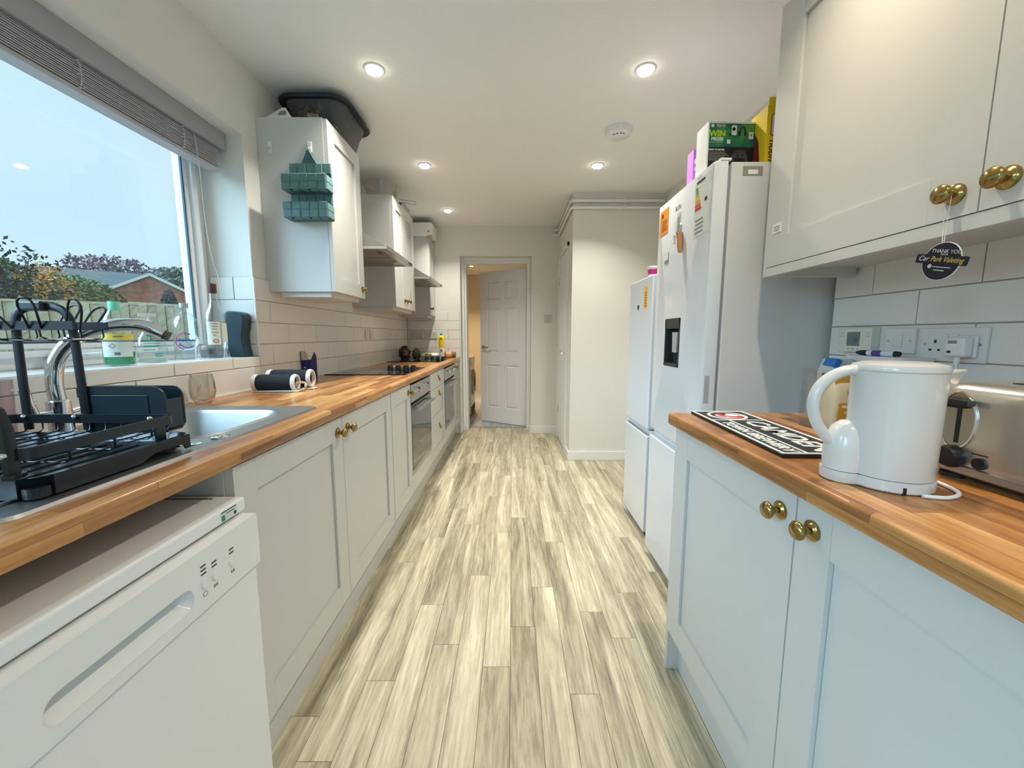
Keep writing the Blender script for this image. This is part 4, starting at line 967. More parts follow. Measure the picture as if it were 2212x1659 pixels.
# ------------------------------------------------------------------ bottles on the sill (built facing local -y, turned to the room)
CLEAR = clear_pane('clear_plastic', (0.90, 0.95, 0.95), 1.6, 2.2)
CLEARG = clear_pane('clear_glass', (0.91, 0.95, 0.95), 2.2, 1.9)
SZ = 1.0605
A45 = math.radians(45)
def L_(mb, prof, n=28, sx=1, sy=1, c=(0, 0, 0), axis='z'): return mb.lathe(prof, c, n, axis, sx, sy)
b = thing('dish_soap_bottle', 'clear washing-up bottle with green liquid and green cap on the sill', 'bottle', (-1.31, 1.315, SZ), A45)
L_(MB(), [(0.0, 0.0), (0.036, 0.001), (0.040, 0.006), (0.041, 0.06), (0.040, 0.115), (0.037, 0.135), (0.026, 0.165), (0.015, 0.183), (0.013, 0.188)], sy=0.72).build('bottle_body', CLEAR, b, smooth=40, world=False)
L_(MB(), [(0.0, 0.003), (0.034, 0.004), (0.0375, 0.008), (0.0385, 0.046), (0.0, 0.046)], sy=0.70).build('green_liquid', M('green_soap', (0.0, 0.42, 0.14), 0.15, trans=0.35), b, smooth=40, world=False)
L_(MB(), [(0.0145, 0.182), (0.0155, 0.184), (0.0155, 0.207), (0.0145, 0.210), (0.0, 0.210)]).build('cap', M('cap_green', (0.22, 0.72, 0.48), 0.35), b, smooth=40, world=False)
def label_curved(parent, r, sy, z0, z1, a0, a1, mat, name='label', n=10):
    mb = MB()
    def ring(rr, z): return [(rr * math.cos(math.radians(a0 + (a1 - a0) * i / n)), rr * sy * math.sin(math.radians(a0 + (a1 - a0) * i / n)), z) for i in range(n + 1)]
    A, B = ring(r, z0), ring(r, z1)
    mb.v = A + B; N_ = n + 1
    for i in range(n): mb.f.append((i, i + 1, N_ + i + 1, N_ + i)); mb.m.append(0)
    return mb.build(name, mat, parent, smooth=40, world=False)
lb = label_curved(b, 0.0413, 0.73, 0.030, 0.080, 205, 320, M('label_mint', (0.72, 0.80, 0.74), 0.5))
label_curved(b, 0.0414, 0.73, 0.086, 0.105, 205, 335, M('label_yellow', (0.85, 0.66, 0.08), 0.5), 'yellow_label')
MB().box(-0.012, 0.012, -0.0312, -0.0304, 0.0945, 0.0985).build('label_print', PRINTG, b, world=False)
mb = MB()
for i in range(5): mb.box(-0.012 + i * 0.003, -0.0105 + i * 0.003, -0.0308, -0.0303, 0.036, 0.045)
mb.build('barcode', BLACK, b, world=False)
MB().tube([(-0.016, -0.0285, 0.074), (-0.008, -0.0300, 0.066), (-0.016, -0.0285, 0.058), (-0.024, -0.0260, 0.066)], 0.0007, 5, closed=True).build('hazard_mark', M('print_red', (0.5, 0.05, 0.04), 0.6), b, world=False)

b = thing('hand_soap_bottle', 'clear pump hand soap bottle with teal print on the sill', 'bottle', (-1.345, 1.475, SZ), A45)
L_(MB(), [(0.0, 0.0), (0.038, 0.001), (0.042, 0.008), (0.043, 0.05), (0.037, 0.09), (0.022, 0.118), (0.014, 0.124)], sy=0.6).build('bottle_body', CLEAR, b, smooth=40, world=False)
L_(MB(), [(0.0, 0.003), (0.038, 0.004), (0.040, 0.009), (0.040, 0.018), (0, 0.018)], sy=0.6).build('soap_liquid', M('pale_soap', (0.72, 0.80, 0.62), 0.2, trans=0.4), b, smooth=40, world=False)
mb = MB(); L_(mb, [(0.016, 0.122), (0.016, 0.138), (0.008, 0.141), (0.005, 0.165), (0.006, 0.17)]); mb.box(-0.030, 0.020, -0.008, 0.008, 0.170, 0.181); mb.build('pump', WHITE_PL, b, smooth=40, world=False)
TEALP = M('print_teal', (0.02, 0.36, 0.33), 0.6)
mb = MB()
for z, x0, x1, h in ((0.097, -0.014, 0.014, 0.006), (0.078, -0.024, 0.012, 0.003), (0.070, -0.022, 0.022, 0.002), (0.058, -0.026, 0.018, 0.005), (0.046, -0.026, 0.006, 0.003), (0.030, 0.004, 0.026, 0.004), (0.022, 0.004, 0.024, 0.004)): mb.box(x0, x1, -0.0275, -0.0270, z, z + h)
mb.build('label_print', TEALP, b, world=False)
MB().box(-0.026, -0.002, -0.0275, -0.0268, 0.020, 0.036).build('label', M('label_beige', (0.60, 0.60, 0.52), 0.5), b, world=False)

b = thing('vodka_bottle', 'round clear spirit bottle printed with blue capitals on the sill', 'bottle', (-1.365, 1.66, SZ), math.radians(40))
L_(MB(), [(0.0, 0.0), (0.040, 0.001), (0.044, 0.006), (0.044, 0.14), (0.040, 0.165), (0.026, 0.186), (0.015, 0.192), (0.0135, 0.212), (0.015, 0.216)]).build('bottle_body', CLEARG, b, smooth=40, world=False)
L_(MB(), [(0.0155, 0.214), (0.0155, 0.233), (0.0, 0.234)]).build('cap', M('cap_silver', (0.45, 0.46, 0.44), 0.35, 0.7), b, smooth=40, world=False)
BLUEP = M('print_blue', (0.01, 0.06, 0.45), 0.5)
lettering('ABSOLUT', 0.0185, BLUEP, b, (0, -0.0458, 0.081), (1, 0, 0), (0, 0, 1), world=False)
for a0, a1, mt, r in ((100, 250, M('print_pink', (0.75, 0.10, 0.22), 0.5), 0.036), (250, 400, M('print_pale', (0.75, 0.86, 0.92), 0.4), 0.036), (200, 320, BLUEP, 0.027), (65, 105, BLUEP, 0.029)):
    MB().tube([(r * math.cos(math.radians(a0 + (a1 - a0) * i / 10)), -0.0452 + 0.0, 0.078 + r * math.sin(math.radians(a0 + (a1 - a0) * i / 10))) for i in range(11)], 0.0022, 5).build('printed_ring', mt, b, world=False)

b = thing('rum_bottle', 'tall clear spirit bottle with brown cap and cream label', 'bottle', (-1.325, 1.775, SZ), math.radians(38))
L_(MB(), [(0.0, 0.0), (0.037, 0.001), (0.040, 0.006), (0.040, 0.175), (0.036, 0.20), (0.022, 0.226), (0.0145, 0.25), (0.0135, 0.29)]).build('bottle_body', CLEARG, b, smooth=40, world=False)
L_(MB(), [(0.0, 0.003), (0.036, 0.004), (0.038, 0.008), (0.038, 0.042), (0.0, 0.042)]).build('clear_liquid', clear_pane('liquid_clear', (0.86, 0.91, 0.94)), b, smooth=40, world=False)
L_(MB(), [(0.0150, 0.285), (0.0155, 0.288), (0.0155, 0.326), (0.0, 0.327)]).build('cap', M('cap_brown', (0.09, 0.018, 0.018), 0.4), b, smooth=40, world=False)
label_curved(b, 0.0404, 1.0, 0.060, 0.160, 215, 290, M('label_cream', (0.78, 0.74, 0.60), 0.6))
label_curved(b, 0.0402, 1.0, 0.070, 0.155, 300, 350, M('label_cream2', (0.62, 0.66, 0.56), 0.6))
mb = MB()
for z, x0, x1 in ((0.150, -0.022, 0.008), (0.138, -0.020, 0.006), (0.126, -0.015, 0.002), (0.112, -0.018, 0.006), (0.100, -0.014, 0.0)): mb.box(x0, x1, -0.0408, -0.0400, z, z + 0.003)
mb.build('label_print', PRINTG, b, world=False)
MB().tube([(-0.004 + 0.010 * math.cos(a * PI / 8), -0.0408, 0.076 + 0.007 * math.sin(a * PI / 8)) for a in range(16)], 0.0014, 5, closed=True).build('red_emblem', M('print_red'), b, world=False)

# dark wavy brush pot
mb = MB()
left = [(-1.318, SZ), (-1.326, SZ + 0.05), (-1.328, SZ + 0.12), (-1.326, SZ + 0.19), (-1.316, SZ + 0.212)]
right = [(-1.256, SZ + 0.205), (-1.243, SZ + 0.180), (-1.246, SZ + 0.145), (-1.256, SZ + 0.10), (-1.254, SZ + 0.05), (-1.246, SZ)]
mb.prism([(p.x, p.z) for p in curve_pts([(x, 0, z) for x, z in left + right], 4)], 1.838, 1.897, 'xz')
one('bottle_sponge', mb, M('dark_navy_plastic', (0.012, 0.035, 0.048), 0.4), 'dark navy wavy-sided plastic bottle in the far corner of the sill', 'bottle', bev=0.006, seg=3, smooth=50)

w = thing('stemless_glass', 'cloudy stemless drinking glass behind the sink', 'glass', (-1.165, 1.465, 0.908))
MB().lathe([(0.0, 0.9085), (0.024, 0.909), (0.036, 0.925), (0.0415, 0.95), (0.040, 0.985), (0.034, 1.018), (0.0325, 1.018), (0.0385, 0.985), (0.040, 0.95), (0.034, 0.927), (0.0, 0.914)], (-1.165, 1.465, 0), 28).build('bowl', clear_pane('cloudy_glass', (0.92, 0.91, 0.885), 3.0, 2.0), w, smooth=50)

# ------------------------------------------------------------------ oven gloves, box
NAVY = M('glove_black', (0.010, 0.013, 0.020), 0.85, bump=(120, 0.4)); TRIM = M('glove_trim', (0.74, 0.70, 0.64), 0.85)
def glove(x0, x1, y, z, r, rz, label, tail):
    t = thing('oven_glove', label, 'oven glove', ((x0 + x1) / 2, y, 0.908), rz, group='rolled oven gloves')
    h = (x1 - x0) / 2; zc = z - 0.908
    mb = MB(); prof = [(r * 0.9, -h + 0.012), (r, -h + 0.02), (r * 1.03, -h * 0.3), (r * 0.98, h * 0.3), (r, h - 0.02), (r * 0.92, h - 0.012)]
    mb.lathe(prof, (0, 0, zc), 20, 'x', sx=0.92, sy=1.0); mb.build('roll', NAVY, t, smooth=40, world=False)
    for a, b_ in ((-h - 0.004, -h + 0.014), (h - 0.014, h + 0.004)):
        MB().lathe([(r * 0.80, a), (r * 0.98, a), (r * 1.05, (a + b_) / 2), (r * 0.98, b_), (r * 0.80, b_), (r * 0.80, a)], (0, 0, zc), 20, 'x', sx=0.92).build('binding', TRIM, t, smooth=40, world=False)
    MB().box(-h, h + 0.02, -r * 0.95, r * 0.3, 0.0012 if zc < 0.05 else zc - r * 0.9 - 0.008, 0.007 if zc < 0.05 else zc - r * 0.9 - 0.002).build('flap', TRIM, t, world=False, bev=0.002)
    if tail: MB().tube([(h + 0.02 + 0.022 * math.cos(a * PI / 7), -0.005 + 0.01 * math.sin(a), 0.024 + 0.018 * math.sin(a * PI / 7)) for a in range(14)], 0.0055, 6, closed=True).build('hanging_loop', M('loop_tan', (0.55, 0.47, 0.33), 0.8), t, world=False, smooth=50)
glove(-1.165, -0.985, 1.775, 0.948, 0.037, math.radians(4), 'black rolled oven glove with white binding, in front', True)
glove(-1.150, -0.960, 1.862, 0.958, 0.042, math.radians(6), 'black rolled oven glove with white binding, against the tiles', False)

bx_ = thing('torn_box', 'torn open dark blue carton against the tiled wall', 'carton', (-1.19, 2.30, 0.908))
MB().box(-1.216, -1.162, 2.265, 2.335, 0.9085, 1.020).build('carton_body', M('carton_blue', (0.012, 0.018, 0.14), 0.5), bx_)
MB().prism([(-1.216, 1.020), (-1.216, 1.070), (-1.203, 1.068), (-1.198, 1.035), (-1.188, 1.045), (-1.182, 1.020)], 2.265, 2.2665, 'xz').prism([(2.265, 1.02), (2.265, 1.07), (2.30, 1.072), (2.335, 1.055), (2.335, 1.02)], -1.216, -1.2145, 'yz').build('torn_flap', M('carton_inside', (0.62, 0.55, 0.42), 0.8), bx_)
MB().prism([(2.27, 1.02), (2.315, 1.066), (2.335, 1.04), (2.335, 1.02)], -1.1645, -1.163, 'yz').build('torn_flap', M('carton_dark', (0.02, 0.02, 0.04), 0.6), bx_)
mb = MB()
for z, x0, x1 in ((0.975, -1.204, -1.192), (0.955, -1.212, -1.172), (0.945, -1.212, -1.172), (0.92, -1.180, -1.170)): mb.box(x0, x1, 2.2640, 2.2649, z, z + (0.005 if z > 0.94 else 0.016))
mb.box(-1.212, -1.166, 2.264, 2.2649, 0.9105, 0.9135)
mb.build('carton_print', M('paper_white'), bx_)

# ------------------------------------------------------------------ hobs
def hob(y0, y1, yk, label):
    t = thing('hob', label, 'hob', (-0.945, (y0 + y1) / 2, 0.908), group='ceramic hobs')
    MB().box(-1.205, -0.685, y0, y1, 0.9082, 0.9145).build('glass_plate', BLACKG, t, bev=0.0015)
    for x, y, r in ((-1.06, y0 + 0.15, 0.09), (-1.06, y1 - 0.15, 0.075), (-0.84, y0 + 0.14, 0.07), (-0.85, y1 - 0.13, 0.07)):
        MB().tube([(x + r * math.cos(a * PI / 16), y + r * math.sin(a * PI / 16), 0.9146) for a in range(32)], 0.0008, 4, closed=True).build('cooking_zone', M('zone_grey', (0.16, 0.16, 0.16), 0.4), t)
    for i, x in enumerate((-0.868, -0.812, -0.756, -0.700 - 0.004)):
        MB().lathe([(0.021, 0.9146), (0.021, 0.925), (0.018, 0.945), (0.016, 0.951), (0, 0.952)], (x, yk, 0), 20).build('control_knob', BLACK, t, smooth=40)
hob(2.505, 3.080, 2.79, 'black ceramic hob with four knobs nearer the sink')
hob(3.760, 4.270, 3.985, 'black ceramic hob with four knobs nearer the doorway')

# clutter round the far hob
b = thing('cleaner_bottle', 'yellow and white cream cleaner bottle by the far hob', 'bottle', (-0.742, 4.13, 0.9146))
MB().lathe([(0.0, 0.9147), (0.026, 0.916), (0.028, 0.92), (0.028, 1.03), (0.027, 1.035)], (-0.742, 4.13, 0), 20, sy=0.7).build('white_base', WHITE_PL, b, smooth=40)
MB().lathe([(0.0275, 1.031), (0.030, 1.07), (0.031, 1.13), (0.025, 1.155), (0.012, 1.165)], (-0.742, 4.13, 0), 20, sy=0.7).build('yellow_body', M('cleaner_yellow', (0.85, 0.62, 0.01), 0.35), b, smooth=40)
MB().lathe([(0.012, 1.163), (0.013, 1.18), (0.006, 1.19), (0, 1.192)], (-0.742, 4.13, 0), 14).build('cap', M('cap_deep_green', (0.02, 0.25, 0.10), 0.4), b, smooth=40)
MB().lathe([(0.013, 0), (0.013, 0.002), (0, 0.002)], (-0.742, 4.1105, 1.128), 16, '-y').build('emblem', M('print_maroon', (0.35, 0.10, 0.02), 0.5), b)
MB().box(-0.755, -0.729, 4.1095, 4.1105, 0.99, 1.02).build('back_label', PRINTG, b)

e = thing('egg_carton', 'pale food tray with yellow film on the far hob', 'carton', (-0.85, 4.17, 0.9146))
MB().loops([[(x, y, 0.9147) for x, y in rrect(-0.945, -0.785, 4.12, 4.235, 0.015, 4)], [(x, y, 0.955) for x, y in rrect(-0.955, -0.775, 4.11, 4.245, 0.018, 4)]]).build('tray', M('tray_smoke', (0.36, 0.33, 0.29), 0.35), e, smooth=35)
MB().loops([[(x, y, 0.955) for x, y in rrect(-0.958, -0.772, 4.107, 4.248, 0.018, 4)], [(x, y, 0.977) for x, y in rrect(-0.94, -0.79, 4.125, 4.23, 0.03, 4)]]).build('lid', M('lid_cream', (0.70, 0.66, 0.50), 0.4), e, smooth=35)
MB().box(-0.925, -0.84, 4.108, 4.115, 0.957, 0.972).build('yellow_label', M('film_yellow', (0.62, 0.55, 0.05), 0.5), e)
MB().box(-0.905, -0.885, 4.1065, 4.1079, 0.959, 0.970).box(-0.862, -0.852, 4.1065, 4.1079, 0.959, 0.970).build('label_print', BLACK, e)

j = thing('jar', 'brown glass jar with dark lid lying on its side at the worktop end', 'jar', (-0.69, 4.45, 0.908))
MB().lathe([(0.0, -0.060), (0.032, -0.058), (0.036, -0.05), (0.036, 0.035), (0.028, 0.048)], (-0.71, 4.45, 0.9455), 20, 'x').build('jar_body', M('jar_amber', lin(158, 98, 46), 0.2), j, smooth=40)
MB().lathe([(0.031, 0.046), (0.034, 0.048), (0.034, 0.068), (0.0, 0.069)], (-0.71, 4.45, 0.9455), 20, 'x').build('lid', M('lid_dark', (0.10, 0.11, 0.11), 0.4), j, smooth=40)
MB().lathe([(0.0365, -0.035), (0.0365, 0.025)], (-0.71, 4.45, 0.9455), 20, 'x').build('label', M('jar_label', lin(206, 160, 108), 0.5), j, smooth=40)

def crumple(name, label, cat, c, s, mat, seed, mat2=None):
    rnd = random.Random(seed)
    t = thing(name, label, cat, (c[0], c[1], c[2]))
    mb = MB(); n, m = 12, 8; rings = []
    for i in range(m + 1):
        z = i / m; rr = math.sin(PI * (0.16 + 0.80 * z)) ** 0.6
        rings.append([(c[0] + s[0] * rr * math.cos(2 * PI * k / n) * rnd.uniform(0.75, 1.1), c[1] + s[1] * rr * math.sin(2 * PI * k / n) * rnd.uniform(0.75, 1.1), c[2] + 0.001 + s[2] * z * (rnd.uniform(0.9, 1.06) if 0 < i < m else 1)) for k in range(n)])
    mb.loops(rings); mb.build('bag', mat, t)
    if mat2: MB().cbox((c[0] + s[0] * 0.3, c[1] - s[1] * 0.9, c[2] + s[2] * 0.5), (s[0] * 0.7, 0.004, s[2] * 0.35), Matrix.Rotation(0.4, 3, 'Y')).build('label', mat2, t)
crumple('food_bag', 'dark crumpled food bag in the corner of the far hob', 'bag', (-1.135, 4.16, 0.9146), (0.070, 0.06, 0.14), M('bag_dark_brown', (0.045, 0.028, 0.022), 0.35, var=(30, 0.8)), 4, M('bag_gold', (0.35, 0.22, 0.08), 0.4))
crumple('food_bag', 'dark green and black snack bag behind the pale food tray', 'bag', (-1.015, 4.17, 0.9146), (0.048, 0.05, 0.115), M('bag_green', (0.05, 0.055, 0.02), 0.4, var=(30, 0.8)), 9)

# ------------------------------------------------------------------ sockets and switches
SW = M('socket_white', (0.76, 0.75, 0.72), 0.35)
def frame_of(wall):
    # origin-to-world: (along, out, up)
    if wall == 'L': return lambda a, o, z: (XL + 0.0072 + o, a, z)
    if wall == 'R': return lambda a, o, z: (XR - 0.0072 - o, a, z)
    return lambda a, o, z: (a, YE - (0.0072 if wall == 'E' else 0.0005) - o, z)
def fbox(F, a0, a1, o0, o1, z0, z1):
    p, q = F(a0, o0, z0), F(a1, o1, z1)
    return MB().box(p[0], q[0], p[1], q[1], p[2], q[2])
def plate(wall, a0, a1, z0, z1, label, kind='switch', rev=False, mat=None):
    F = frame_of(wall)
    am, zm = (a0 + a1) / 2, (z0 + z1) / 2
    t = thing('wall_socket' if kind != 'switch' else 'light_switch', label, 'socket' if kind != 'switch' else 'switch', F(am, 0, z0))
    fbox(F, a0, a1, 0, 0.010, z0, z1).build('face_plate', mat or SW, t, bev=0.003)
    k = (z1 - z0)
    if kind == 'switch':
        fbox(F, am - 0.012, am + 0.012, 0.010, 0.014, zm - 0.018, zm + 0.018).build('rocker', mat or SW, t, bev=0.002)
        for s in (-1, 1): fbox(F, am + s * 0.034 - 0.003, am + s * 0.034 + 0.003, 0.010, 0.0105, zm - 0.003, zm + 0.003).build('screw', STEEL, t)
    else:
        w = (a1 - a0) / 2
        for i in range(2):
            c = a0 + w * (i + 0.5)
            s = 1 if not rev else -1
            fbox(F, c - 0.003, c + 0.003, 0.0099, 0.0104, zm + 0.004, zm + 0.013).build('pin_hole', BLACK, t)
            for d in (-0.011, 0.011): fbox(F, c + d - 0.0035, c + d + 0.0035, 0.0099, 0.0104, zm - 0.017, zm - 0.012).build('pin_hole', BLACK, t)
            q = am + (0.013 if i else -0.013)
            fbox(F, q - 0.006, q + 0.006, 0.010, 0.014, zm + 0.010, zm + 0.028).build('rocker', mat or SW, t, bev=0.001)
        for q in (a0 + 0.012, a1 - 0.012): fbox(F, q - 0.003, q + 0.003, 0.0099, 0.0105, zm - 0.002, zm + 0.004).build('screw', STEEL, t)
    return t
plate('L', 3.285, 3.370, 1.130, 1.210, 'nearer of two square white switches on the left tiles')
plate('L', 3.390, 3.475, 1.130, 1.210, 'farther of two square white switches on the left tiles')
plate('L', 4.47, 4.545, 1.135, 1.210, 'square white switch on the left tiles nearest the corner')
GS = M('socket_pale_grey', (0.62, 0.60, 0.54), 0.4)
plate('E', -1.195, -1.045, 1.125, 1.212, 'double wall socket on the end tiles beside the corner', 'socket', mat=GS)
plate('E', -1.020, -0.875, 1.125, 1.212, 'double wall socket on the end tiles nearer the doorway', 'socket', mat=GS)
plate('E2', 0.365, 0.451, 1.314, 1.400, 'square light switch on the wall right of the doorway', mat=M('socket_mid_grey', (0.55, 0.54, 0.50), 0.4))  # switch in one even grey, darker than the end-wall sockets
plate('R', 1.135, 1.228, 1.107, 1.183, 'single white wall switch between heating control and double socket')
ds = plate('R', 0.962, 1.118, 1.091, 1.181, 'double white wall socket with a plug above the kettle', 'socket')
th = thing('heating_controller', 'cream heating controller with small grey screen on the right tiles', 'thermostat', (XR - 0.02, 1.315, 1.108))
F = frame_of('R')
fbox(F, 1.252, 1.378, 0, 0.030, 1.106, 1.186).build('case', M('cream_plastic', (0.72, 0.70, 0.60), 0.4), th, bev=0.003)
s = fbox(F, 1.283, 1.347, 0.030, 0.0315, 1.112, 1.180).build('display_frame', M('cream_light', (0.76, 0.74, 0.66), 0.35), th)
fbox(F, 1.290, 1.340, 0.0315, 0.032, 1.126, 1.172).build('screen', M('lcd', (0.17, 0.22, 0.21), 0.2), s)
fbox(F, 1.300, 1.314, 0.032, 0.0323, 1.138, 1.154).build('screen_mark', M('lcd_dark', (0.09, 0.13, 0.13), 0.4), s)
for z in (1.158, 1.168):
    for a in (1.264, 1.365): fbox(F, a - 0.008, a + 0.008, 0.030, 0.0304, z - 0.0006, z + 0.0006).build('button_line', PRINTG, th)
for i in range(3): fbox(F, 1.290 + i * 0.018, 1.300 + i * 0.018, 0.0315, 0.0322, 1.115, 1.119).build('button', M('lcd_label', (0.40, 0.40, 0.36), 0.5), th)
pl = thing('plug', 'white three-pin plug with printed label in the double socket', 'plug', F(1.000, 0.011, 1.105))
fbox(F, 0.975, 1.026, 0.0108, 0.020, 1.104, 1.160).build('plug_base', WHITE_PL, pl, bev=0.004)
fbox(F, 0.977, 1.024, 0.020, 0.048, 1.106, 1.156).build('plug_body', WHITE_PL, pl, bev=0.008, seg=3)
s = fbox(F, 0.990, 1.015, 0.048, 0.0485, 1.114, 1.150).build('plug_label', M('paper_white'), pl)
fbox(F, 0.992, 1.013, 0.0485, 0.0488, 1.140, 1.148).build('label_print', PRINTG, s); fbox(F, 1.004, 1.013, 0.0485, 0.0488, 1.116, 1.122).build('label_print', BLACK, s)
MB().tube(curve_pts([F(1.0, 0.034, 1.108), F(1.0, 0.034, 1.085), F(0.996, 0.034, 1.06), F(0.985, 0.036, 1.0), F(0.98, 0.04, 0.93), F(0.95, 0.06, 0.9125)], 4), [0.006] * 4 + [0.0032] * 17, 8).build('cable', WHITE_PL, pl, smooth=50)
# ------------------------------------------------------------------ window blind
bl = thing('venetian_blind', 'grey venetian blind gathered up at the top of the window', 'blind', (-1.34, 0.85, 1.89))
BG = M('blind_grey', (0.33, 0.34, 0.37), 0.5); BG2 = M('blind_slat', (0.60, 0.59, 0.63), 0.4)
MB().box(-1.375, -1.315, WY0 + 0.02, WY1 - 0.03, 2.015, 2.063).build('head_rail', BG, bl, bev=0.002)
MB().box(-1.307, -1.300, WY0 + 0.01, WY1 - 0.012, 2.000, 2.064).box(-1.312, -1.298, WY0 + 0.01, WY1 - 0.012, 1.990, 2.001).build('valance', M('valance_grey', (0.38, 0.385, 0.40), 0.5), bl, bev=0.001)
MB().box(-1.365, -1.318, WY0 + 0.02, WY1 - 0.035, 2.000, 2.0145).build('tilt_rod', M('blind_navy', (0.02, 0.05, 0.09), 0.5), bl)
first = None
for i in range(13):
    z = 1.912 + i * 0.0066
    if first is None:
        first = MB().prism([(-1.372, 0.0), (-1.345, 0.0022), (-1.318, 0.0), (-1.318, 0.0022), (-1.345, 0.0044), (-1.372, 0.0022)], WY0 + 0.02, WY1 - 0.035, 'xz').build('slat', BG2, bl); o = first
    else:
        o = bpy.data.objects.new('slat', first.data); COL.objects.link(o); o.parent = bl
    o.location = (random.uniform(-0.0015, 0.0015), random.uniform(-0.002, 0.002), z - WL[bl.name].z + 1.89 - 0.0)
    o.location.z = z
MB().box(-1.372, -1.318, WY0 + 0.02, WY1 - 0.035, 1.893, 1.908).build('bottom_rail', M('blind_rail', (0.45, 0.44, 0.47), 0.4), bl, bev=0.003)
for y in (0.2, 0.8, 1.30, 1.68):
    mb = MB()
    for k in range(7):
        zz = 1.905 + k * 0.013
        mb.tube([(-1.3165, y - 0.010 + 0.018 * ((k * 7) % 3) / 2, zz), (-1.311, y + 0.006, zz + 0.006), (-1.3165, y + 0.012 - 0.012 * (k % 2), zz + 0.013)], 0.0012, 4)
    mb.tube([(-1.316, y, 1.905), (-1.312, y + 0.004, 1.95), (-1.314, y, 2.0)], 0.0012, 4)
    mb.build('ladder_cord', M('cord_grey', (0.62, 0.62, 0.60), 0.8), bl)
MB().tube(curve_pts([(-1.312, 1.735, 2.0), (-1.305, 1.738, 1.85), (-1.318, 1.760, 1.65), (-1.322, 1.785, 1.50), (-1.322, 1.812, 1.42), (-1.318, 1.822, 1.30)], 5), 0.0014, 5).build('pull_cord', M('cord_grey'), bl)

# ------------------------------------------------------------------ things on and beside the left wall cabinets
TUBM = M('tub_grey', (0.062, 0.068, 0.075), 0.45)
tb = thing('storage_tub', 'dark grey plastic storage tub on the nearest wall cabinet', 'storage tub', (-1.02, 2.33, 2.196))
q = lambda x0, x1, y0, y1, r, z: [(x, y, z) for x, y in rrect(x0, x1, y0, y1, r, 6)]
MB().loops([q(-1.135, -0.940, 2.225, 2.47, 0.05, 2.1965), q(-1.16, -0.875, 2.165, 2.495, 0.07, 2.30), q(-1.175, -0.858, 2.135, 2.51, 0.08, 2.345), q(-1.170, -0.863, 2.14, 2.505, 0.078, 2.345), q(-1.13, -0.91, 2.22, 2.465, 0.05, 2.20)], cap0=True, cap1=True).build('tub_body', TUBM, tb, smooth=40)
MB().loops([q(-1.175, -0.858, 2.135, 2.51, 0.08, 2.340), q(-1.195, -0.835, 2.11, 2.53, 0.09, 2.338), q(-1.20, -0.830, 2.105, 2.535, 0.09, 2.346), q(-1.195, -0.835, 2.11, 2.53, 0.09, 2.356), q(-1.178, -0.856, 2.13, 2.512, 0.08, 2.357)], closed=True).build('tub_rim', M('tub_rim', (0.012, 0.018, 0.024), 0.4), tb, smooth=40)
MB().tube([(-0.832, 2.26, 2.342), (-0.822, 2.28, 2.325), (-0.822, 2.38, 2.325), (-0.832, 2.40, 2.342)], 0.006, 6).build('tub_handle', MATS['tub_rim'], tb, smooth=40)

en = thing('envelope', 'white paper envelope leaning on top of the nearest wall cabinet', 'envelope', (-1.15, 2.07, 2.196))
MB().add([(-1.205, 2.040, 2.1965), (-1.06, 2.030, 2.1965), (-1.108, 2.068, 2.262), (-1.128, 2.070, 2.262), (-1.205, 2.043, 2.1995), (-1.06, 2.033, 2.1995), (-1.108, 2.071, 2.265), (-1.128, 2.073, 2.265)], [(3, 2, 1, 0), (4, 5, 6, 7), (0, 1, 5, 4), (1, 2, 6, 5), (2, 3, 7, 6), (3, 0, 4, 7)]).build('paper', M('paper_white'), en)
MB().add([(-1.135, 2.0430, 2.2195), (-1.090, 2.0420, 2.2195), (-1.102, 2.0570, 2.2440), (-1.125, 2.0575, 2.2440)], [(0, 1, 2, 3)]).build('print', PRINTG, en)
pb = thing('plastic_bag', 'crumpled clear plastic bag in front of the grey tub', 'bag', (-0.99, 2.10, 2.196))
rnd = random.Random(3); mb = MB(); nx, ny = 12, 5
G = [[(-1.055 + 0.13 * i / nx + rnd.uniform(-.004, .004), 2.035 + 0.040 * j / ny + rnd.uniform(-.006, .006) + 0.015 * math.sin(i), 2.1975 + 0.085 * (j / ny) * (0.75 + 0.25 * math.sin(i * 1.3)) + rnd.uniform(0, .006)) for i in range(nx + 1)] for j in range(ny + 1)]
mb.v = [p for r in G for p in r]
for j in range(ny):
    for i in range(nx): a = j * (nx + 1) + i; mb.f.append((a, a + 1, a + nx + 2, a + nx + 1)); mb.m.append(0)
mb.build('film', clear_pane('bag_film', (0.72, 0.70, 0.66), 1.6), pb)
MB().cbox((-0.985, 2.088, 2.222), (0.05, 0.02, 0.045), Matrix.Rotation(0.3, 3, 'Z')).build('contents', M('bag_contents', (0.42, 0.36, 0.26), 0.6), pb, bev=0.004)
pk = thing('flat_packet', 'flat black and white packet at the front of the nearest wall cabinet top', 'packet', (-0.905, 2.19, 2.196))
MB().cbox((-0.912, 2.16, 2.2035), (0.04, 0.13, 0.012), Matrix.Rotation(0.05, 3, 'Z')).build('packet', BLACK, pk, bev=0.002)
MB().cbox((-0.908, 2.17, 2.2105), (0.026, 0.07, 0.002), Matrix.Rotation(0.1, 3, 'Z')).build('label', M('paper_white'), pk)

